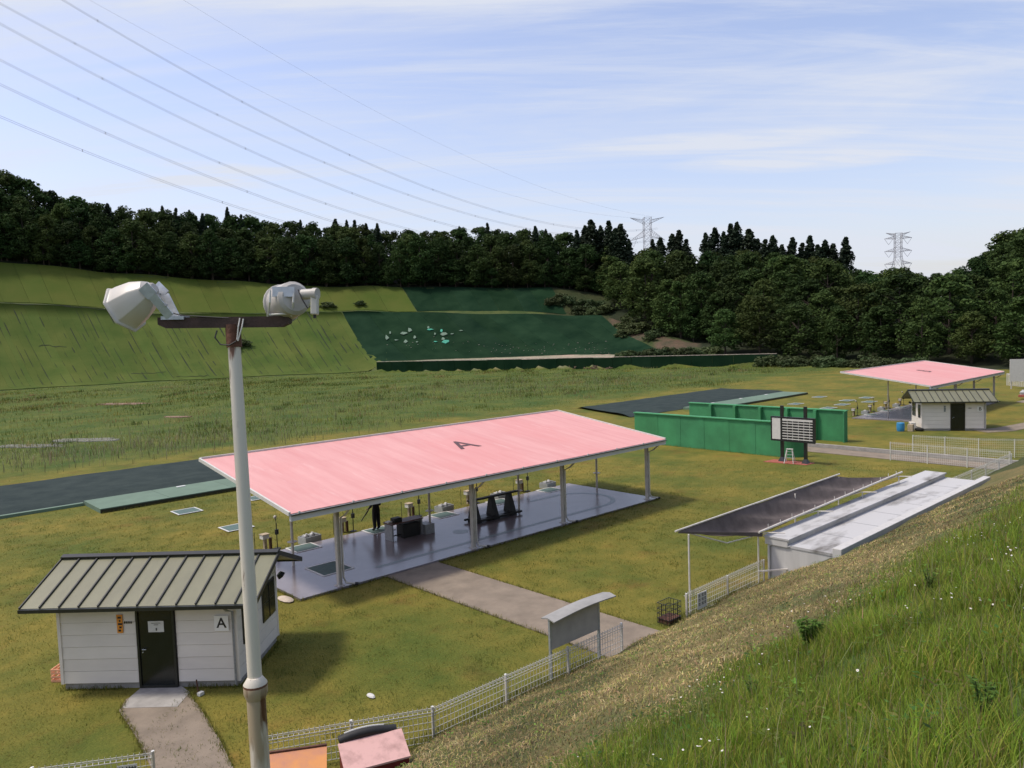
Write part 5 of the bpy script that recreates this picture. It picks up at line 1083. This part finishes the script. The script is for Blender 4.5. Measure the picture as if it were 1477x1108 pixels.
# ================================================================== grass
def blades(name, P, Hh, W, lean, col, m, label, cat, parent=None, tipcol=None, droop=.35):
    n_ = len(P); a = rng.uniform(0, 2*np.pi, n_); d = np.stack([np.cos(a), np.sin(a), np.zeros(n_)], 1); s_ = np.stack([-np.sin(a), np.cos(a), np.zeros(n_)], 1)
    L = (lean*rng.uniform(.3, 1.2, n_))[:, None]; Hh = Hh[:, None]; W = W[:, None]; up = np.array([0, 0, 1.])
    m1 = P+up*Hh*.55+d*Hh*L*.35; tp = P+up*Hh*(1-L*droop)+d*Hh*L
    V = np.stack([P-s_*W, P+s_*W, m1+s_*W*.75, m1-s_*W*.75, tp+s_*W*.08, tp-s_*W*.08], 1).reshape(-1, 3)
    i0 = np.arange(n_)*6; F_ = np.concatenate([np.stack([i0, i0+1, i0+2, i0+3], 1), np.stack([i0+3, i0+2, i0+4, i0+5], 1)])
    C_ = np.repeat(col, 6, 0); 
    if tipcol is not None: C_ = C_.reshape(-1, 6, 3); C_[:, 4:, :] = tipcol[:, None, :]; C_ = C_.reshape(-1, 3)
    o = np_mesh(name, V, F_, m, parent, cols=C_); return tag(o, label, cat, kind='stuff')
def cmix(n_, cols, jit=.18):
    c = np.array(cols)[rng.integers(0, len(cols), n_)]; return np.clip(c*(1+rng.normal(0, jit, (n_, 1)))*(1+rng.normal(0, .06, (n_, 3))), .004, 1)
vzb = np.vectorize(zb)
GREEN = [(.17, .25, .025), (.13, .21, .02), (.21, .275, .034), (.15, .225, .026), (.255, .255, .045)]
DRY = [(.28, .22, .11), (.22, .17, .08), (.15, .12, .05)]
def clumpy(n_, x0, x1, y0, y1, pw=1.0):
    X = x0+(x1-x0)*rng.random(n_)**pw; Y = rng.uniform(y0, y1, n_); return X, Y
def tall(n_, x0, x1, h0, h1, w, nm, lab, pw=1.0):
    X, Y = clumpy(n_, x0, x1, -2.6, 5.9+.035*max(0, x1-10), pw); f = np.sin(X*1.9+np.sin(Y*2.3)*1.5)*np.sin(Y*1.6+1.1*np.sin(X*1.3)); edge = 5.35+.035*np.maximum(0, X-10)-.5*np.sin(X*1.3)*np.sin(X*.6+1)
    fall = np.clip((edge-Y)/1.3, 0, 1); keep = rng.random(n_) < (.25+.75*fall)*(Y < edge+.3)*(.6+.4*(f > -.3)); X, Y, f, fall = X[keep], Y[keep], f[keep], fall[keep]; k = len(X)
    P = np.stack([X, Y, vzb(X, Y)-.02], 1); Hh = rng.uniform(h0, h1, k)*(1+.45*f)*(.45+.55*fall); c = cmix(k, GREEN, .2); dry = rng.random(k) < .10; c[dry] = cmix(dry.sum(), DRY)
    c *= (1+.18*f)[:, None]
    blades(nm, P, Hh, np.full(k, w)*rng.uniform(.6, 1.4, k), np.full(k, .55), c, 'blade', lab, 'grass', tipcol=c*1.12+.01)
tall(150000, .8, 9, .08, .27, .0034, 'tall_grass', 'lush uncut grass on the upper bank nearest the camera'); tall(120000, 8, 26, .10, .30, .0055, 'tall_grass', 'uncut grass on the middle of the upper bank', 1.4); tall(34000, 24, 75, .14, .34, .012, 'tall_grass', 'uncut grass on the far part of the upper bank', 1.3)
# long arching blades and seed heads
k = 420; X, Y = rng.uniform(1.5, 14, k), rng.uniform(-2, 5.2, k); P = np.stack([X, Y, vzb(X, Y)], 1); blades('long_grass', P, rng.uniform(.35, .65, k), rng.uniform(.003, .005, k), np.full(k, 1.0), cmix(k, [(.13, .17, .05), (.17, .19, .07), (.10, .15, .03)]), 'blade', 'long arching grass leaves standing above the bank grass', 'grass', droop=.5)
k = 2600; X, Y = rng.uniform(3, 32, k), rng.uniform(-1, 6.2, k); P = np.stack([X, Y, vzb(X, Y)], 1); blades('seed_grass', P, rng.uniform(.25, .5, k), rng.uniform(.0015, .004, k), np.full(k, .25), cmix(k, [(.30, .26, .14), (.24, .22, .10)]), 'blade', 'pale seeding grass stalks on the bank', 'grass', tipcol=cmix(k, [(.45, .38, .24)]))
# mown strip: short stubble and loose clippings
k = 90000; X = 3+30*rng.random(k)**1.5; Y = rng.uniform(4.6, 13.5, k); ok = (Y > 5.0+.035*np.maximum(0, X-10)-.6) & ~((X > 23.2) & (X < 39) & (Y > 10.1)); X, Y = X[ok], Y[ok]; k = len(X)
c = cmix(k, [(.28, .215, .10), (.21, .155, .065), (.34, .27, .14), (.16, .17, .045), (.13, .10, .05), (.20, .20, .055), (.26, .185, .085)], .28); P = np.stack([X, Y, vzb(X, Y)-.01], 1)
blades('mown_stubble', P, rng.uniform(.03, .10, k), rng.uniform(.003, .007, k)*(1+X/25), np.full(k, 1.6), c*(1+.42*np.sin(X*1.3+np.sin(Y*1.7))*np.sin(Y*1.1+X*.5))[:, None], 'blade_dry', 'brown stubble and clippings on the mown strip of the bank', 'grass', droop=.5)
k = 16000; X = 3+40*rng.random(k)**1.3; Y = 13.0+.7*rng.random(k)**.8; ok = ~((X > 15.2) & (X < 18.2)) & ~((X > 23.6) & (X < 39)); X, Y = X[ok], Y[ok]; k = len(X); zz = np.maximum(vzb(X, Y), 0); P = np.stack([X, Y, zz-.01], 1)
blades('fence_grass', P, rng.uniform(.06, .2, k), rng.uniform(.003, .007, k), np.full(k, .6), cmix(k, [(.12, .13, .035), (.16, .15, .05), (.09, .11, .025)]), 'blade', 'grass growing along the foot of the fence', 'grass')
# lawn: short blades
def in_poly(X, Y):
    bad = ((X > 11.85) & (X < 32.15) & (Y > 23.8) & (Y < 30.3)) | ((X > 15.3) & (X < 18.0) & (Y < 24)) | ((X > 11) & (X < 33.2) & (Y > 44.7)) | ((X > -3) & (X < 35) & (Y > 47.8)) | ((X > 44.6) & (X < 46.7) & (Y > 22.1) & (Y < 25.5)) | ((X > 47) & (X < 49) & (Y > 24)) | ((X > 50) & (X < 52.8))
    u = (X-4.43)*.713-(Y-22.42)*.7012; v = (X-4.43)*.7012+(Y-22.42)*.713; bad |= (u > -.1) & (u < 4.75) & (v > -.05) & (v < 3.05); bad |= (v < .05) & (v > -8) & (u > 1.8-.12*v) & (u < 3.25-.02*v+np.where(v < -2, .35*(-v-2)*.3, 0)); return bad
k = 150000; th = rng.uniform(YAW-.7, YAW+.72, k); r = 14+38*rng.random(k)**1.25; X, Y = r*np.cos(th), r*np.sin(th); ok = (Y > 13.7) & ~in_poly(X, Y); X, Y = X[ok], Y[ok]; k = len(X); f = np.sin(X*.9+1.2*np.sin(Y*.7))*np.sin(Y*.8+.9*np.sin(X*.5))
c = cmix(k, [(.175, .16, .028), (.14, .145, .024), (.205, .175, .038), (.11, .13, .022)], .16); c *= (1+.14*f)[:, None]; P = np.stack([X, Y, np.full(k, -.01)], 1)
blades('lawn_grass', P, rng.uniform(.03, .075, k), rng.uniform(.004, .008, k)*(r[ok]/22), np.full(k, 1.0), c, 'blade', 'short yellowish grass of the lawn round the near shelter', 'grass')
k = 1500; cx_, cy_ = rng.uniform(4, 34, k), rng.uniform(14, 44, k); per = 26; X = np.repeat(cx_, per)+rng.normal(0, .16, k*per); Y = np.repeat(cy_, per)+rng.normal(0, .16, k*per); ok = ~in_poly(X, Y) & (Y > 13.7); X, Y = X[ok], Y[ok]; n0_ = len(X)
c = cmix(n0_, [(.10, .13, .022), (.13, .145, .026), (.08, .105, .02)], .2); blades('lawn_tufts', np.stack([X, Y, np.full(n0_, -.01)], 1), rng.uniform(.05, .13, n0_), rng.uniform(.004, .007, n0_), np.full(n0_, .9), c, 'blade', 'darker green tufts spread through the lawn', 'grass')
# tall weeds of the range floor
k = 120000; th = rng.uniform(YAW-.66, YAW+.70, k); r = 60+145*rng.random(k); X, Y = r*np.cos(th), r*np.sin(th); f = np.sin(X*.12+1.7*np.sin(Y*.09))*np.sin(Y*.15+1.3*np.sin(X*.07+1)); f2 = np.sin(X*.45+1.1*np.sin(Y*.3))*np.sin(Y*.5)
edge = np.array([prof(t)[0][0] for t in np.linspace(YAW-.7, YAW+.74, 120)]); er = np.interp(th, np.linspace(YAW-.7, YAW+.74, 120), edge)
ok = (Y > 60.2+.8*f2) & (r < er-.5) & (rng.random(k) < .55+.45*f); X, Y, r, f, f2 = X[ok], Y[ok], r[ok], f[ok], f2[ok]; k = len(X)
c = cmix(k, [(.115, .155, .022), (.095, .14, .02), (.14, .165, .027), (.19, .18, .036)], .2)*(1-.42*f[:, None]); near = np.clip((72-Y)/10, 0, 1)[:, None]; c = c*(1-near*.5)+np.array([.18, .165, .04])*near*.5
wet = (f2 > .55) & (rng.random(k) < .3); c[wet] = cmix(wet.sum(), [(.26, .24, .15), (.20, .19, .10)]); P = np.stack([X, Y, np.vectorize(zt)(X, Y)-.03], 1)
blades('field_grass', P, rng.uniform(.14, .42, k)*(1+.5*np.clip(f, -.6, 1))*np.clip((Y-58)/14, .35, 1), rng.uniform(.010, .026, k)*(r/90), np.full(k, .55), c, 'blade', 'rank green grass covering the range floor', 'grass', tipcol=c*1.15)
k = 5200; bx_ = rng.integers(0, 9, k); cxs = [(g(70, 650), 9), (g(160, 655), 8), (g(330, 640), 10), (g(430, 600), 12), (g(560, 570), 16), (g(700, 555), 14), (g(800, 560), 14), (g(980, 545), 14), (g(250, 560), 14)]; cc_ = np.array([c[0] for c in cxs])[bx_]; sg = np.array([c[1] for c in cxs])[bx_]
X = cc_[:, 0]+rng.normal(0, 1, k)*sg; Y = cc_[:, 1]+rng.normal(0, .45, k)*sg; ok = (Y > 61) & (np.hypot(X, Y) < 190); X, Y = X[ok], Y[ok]; k = len(X); P = np.stack([X, Y, np.zeros(k)], 1)
blades('seed_reeds', P, rng.uniform(.5, .95, k), rng.uniform(.012, .03, k), np.full(k, .3), cmix(k, [(.22, .20, .11), (.16, .16, .07)]), 'blade', 'pale seeding grass in drifts over the range floor', 'grass', tipcol=cmix(k, [(.46, .42, .33)]))

k = 420; th = rng.uniform(YAW-.64, YAW+.62, k); r = 72+112*rng.random(k); cx_, cy_ = r*np.cos(th), r*np.sin(th); per = 44; sp_ = np.repeat(rng.uniform(.5, 2.2, k), per); X = np.repeat(cx_, per)+rng.normal(0, 1, k*per)*sp_; Y = np.repeat(cy_, per)+rng.normal(0, .5, k*per)*sp_; rr_ = np.hypot(X, Y); tt = np.arctan2(Y, X); er = np.interp(tt, np.linspace(YAW-.7, YAW+.74, 120), edge); ok = (Y > 63) & (rr_ < er-1); cc_ = np.repeat(cmix(k, [(.07, .105, .018), (.10, .13, .022), (.18, .17, .04), (.055, .085, .016), (.24, .20, .08)], .2), per, 0)[ok]*(1+rng.normal(0, .12, (ok.sum(), 1))); X, Y, rr_ = X[ok], Y[ok], rr_[ok]; n_ = len(X)
blades('field_weeds', np.stack([X, Y, np.vectorize(zt)(X, Y)-.03], 1), rng.uniform(.3, .75, n_), rng.uniform(.012, .028, n_)*(rr_/90), np.full(n_, .6), np.clip(cc_, .01, 1), 'blade', 'coarser clumps of weeds over the range floor', 'grass')
# ragged grass along slab, path and hut edges
def edge_pts(poly, n_, s_):
    out_ = []
    for a, b_ in zip(poly[:-1], poly[1:]):
        a, b_ = np.array(a), np.array(b_); L = np.linalg.norm(b_-a); k_ = int(n_*L); t = rng.random(k_)[:, None]; out_.append(a+(b_-a)*t+rng.normal(0, s_, (k_, 2)))
    return np.concatenate(out_)
hc = lambda x_, y_: ploc(hA, x_, y_)[:2]
pxy = lambda *q: [tuple(g(*p)[:2]) for p in q]
E_ = np.concatenate([edge_pts([(11.86, 30.3), (11.86, 23.84), (15.3, 23.84)], 110, .03), edge_pts([(17.8, 23.84), (32.13, 23.84), (32.13, 30.2)], 110, .03), edge_pts([(15.33, 23.8), (15.48, 14)], 90, .035), edge_pts([(17.78, 23.8), (17.92, 14)], 90, .035),
    edge_pts([hc(-.05, 2.9), hc(-.05, -.05), hc(1.7, -.05)], 120, .03), edge_pts([hc(3.3, -.05), hc(4.75, -.05), hc(4.75, 2.95)], 120, .03), edge_pts(pxy((268, 998), (290, 1024), (318, 1070), (336, 1108)), 120, .04), edge_pts(pxy((182, 1012), (172, 1026), (195, 1062), (214, 1100)), 120, .04), edge_pts([(11.2, 44.7), (33, 44.7)], 60, .05), edge_pts([(47.3, 25), (47.3, 37)], 50, .06)])
k = len(E_); blades('edge_grass', np.column_stack([E_, np.full(k, -.01)]), rng.uniform(.06, .19, k), rng.uniform(.004, .008, k), np.full(k, .7), cmix(k, [(.15, .155, .028), (.11, .13, .022), (.19, .17, .04)], .2), 'blade', 'ragged grass along the edges of slab, paths and hut', 'grass')
# low broad leaved weeds and clover through the bank
k = 1500; X = 1.2+28*rng.random(k)**1.3; Y = rng.uniform(-2, 12.6, k); ok = (Y < 5.6) | (rng.random(k) < .35); ok &= ~((X > 23.3) & (X < 39.2) & (Y > 10)); X, Y = X[ok], Y[ok]; k = len(X); per = 14; P = np.repeat(np.stack([X, Y, vzb(X, Y)], 1), per, 0); n_ = k*per; tallf = np.repeat(np.where(Y < 5.3, 1.0, .35), per)
a = rng.uniform(0, 6.283, n_); up_ = rng.uniform(.02, .22, n_)*tallf; rad = rng.uniform(.01, .11, n_); P = P+np.stack([np.cos(a)*rad, np.sin(a)*rad, up_], 1); d = np.stack([np.cos(a), np.sin(a), rng.uniform(-.2, .5, n_)], 1); q = np.stack([-np.sin(a), np.cos(a), rng.uniform(-.3, .3, n_)], 1); L = (rng.uniform(.025, .06, n_))[:, None]
V = np.stack([P, P+d*L*.5+q*L*.3, P+d*L, P+d*L*.5-q*L*.3], 1).reshape(-1, 3); c = np.repeat(np.repeat(cmix(k, [(.10, .19, .03), (.07, .15, .03), (.15, .22, .04), (.19, .17, .05)], .25), per, 0)*(1+rng.normal(0, .12, (n_, 1))), 4, 0)
tag(np_mesh('bank_weeds', V, np.arange(n_*4).reshape(-1, 4), 'blade', cols=np.clip(c, .01, 1)), 'low broad leaved weeds mixed through the bank grass', 'plant', kind='stuff')

# daisies on the bank
k = 620; X = 2.5+26*rng.random(k)**1.2; Y = rng.uniform(-1.5, 5.4, k); cl_ = rng.integers(0, 34, k); hot = rng.random(k) < .85; cx_, cy_ = 2.5+26*rng.random(34)**.9, rng.uniform(-1.2, 5.2, 34); X = np.where(hot, cx_[cl_]+rng.normal(0, .3, k), X); Y = np.where(hot, cy_[cl_]+rng.normal(0, .3, k), Y)
Zg = vzb(X, Y); hh = rng.uniform(.22, .42, k); P = np.stack([X, Y, Zg], 1); blades('daisy_stalks', P, hh, np.full(k, .003), np.full(k, .02), cmix(k, [(.09, .13, .03)]), 'blade', 'thin stalks of the white daisies', 'flower')
V = []; F_ = []; C_ = []
for i in range(k):
    c = np.array([X[i], Y[i], Zg[i]+hh[i]+.004]); s_ = rng.uniform(.006, .0115); t_ = rng.normal(0, .35, 3)+np.array([0, 0, 1]); t_ /= np.linalg.norm(t_); a = np.cross(t_, (1, .1, 0)); a /= np.linalg.norm(a); b_ = np.cross(t_, a); o0 = len(V)
    for j in range(8): an = j*math.pi/4; V.append(c+(a*math.cos(an)+b_*math.sin(an))*s_); C_.append((.78, .76, .74))
    F_ += [(o0, o0+1, o0+2, o0+3), (o0, o0+3, o0+4, o0+7), (o0+4, o0+5, o0+6, o0+7)]; o1 = len(V)
    for sx, sy in ((-1, -1), (1, -1), (1, 1), (-1, 1)): V.append(c+t_*.004+(a*sx+b_*sy)*s_*.24); C_.append((.62, .45, .05))
    F_.append((o1, o1+1, o1+2, o1+3))
tag(np_mesh('daisy_heads', V, F_, 'petal', cols=np.array(C_)), 'small white daisy heads scattered over the bank grass', 'flower', kind='stuff')
# leafy weeds
def weed(c, s, n_, label):
    r = empty('leafy_weed', c, rnd.uniform(0, 6), label=label, cat='plant'); V = []; F_ = []; C_ = []; st = MB()
    for k_ in range(6):
        a = k_*1.05+rnd.uniform(-.3, .3); tip = np.array([math.cos(a)*.22*s, math.sin(a)*.22*s, s*rnd.uniform(.7, 1)]); st.tube([(0, 0, 0), tip*(.4, .4, .5), tip], .006, 5, r2=.003)
        for j in range(n_):
            t = rnd.uniform(.2, 1); p = tip*(t, t, t**.85); b_ = rnd.uniform(0, 6.28); d = np.array([math.cos(b_), math.sin(b_), rnd.uniform(-.1, .5)]); d /= np.linalg.norm(d); q = np.cross(d, (0, 0, 1)); L = rnd.uniform(.09, .17)*s; o0 = len(V)
            V += [p, p+d*L*.5+q*L*.22, p+d*L-np.array([0, 0, L*.2]), p+d*L*.5-q*L*.22]; F_.append((o0, o0+1, o0+2, o0+3)); g_ = rnd.uniform(.7, 1.3); C_ += [(.11*g_, .20*g_, .035*g_)]*4
    st.build('stems', 'leaf_bush', r); tag(np_mesh('leaves', V, F_, 'blade', r, cols=np.array(C_)))
    r.children[-1]['kind'] = 'stuff'
def bank_px(x, y):
    d = ray(x, y); t = (13.4*.545-H)/(d[2]+d[1]*.545); p = C0+d*t; return (p[0], p[1], zb(p[0], p[1])-.02)
weed(bank_px(1168, 945), .5, 110, 'dark leafy weed at the edge of the mown strip'); weed(bank_px(1420, 1040), .3, 40, 'leafy weed in the tall grass at lower right'); weed(bank_px(1085, 1010), .28, 40, 'leafy weed in the grass below the dark weed'); weed(bank_px(1340, 860), .3, 40, 'leafy weed in the upper right grass')
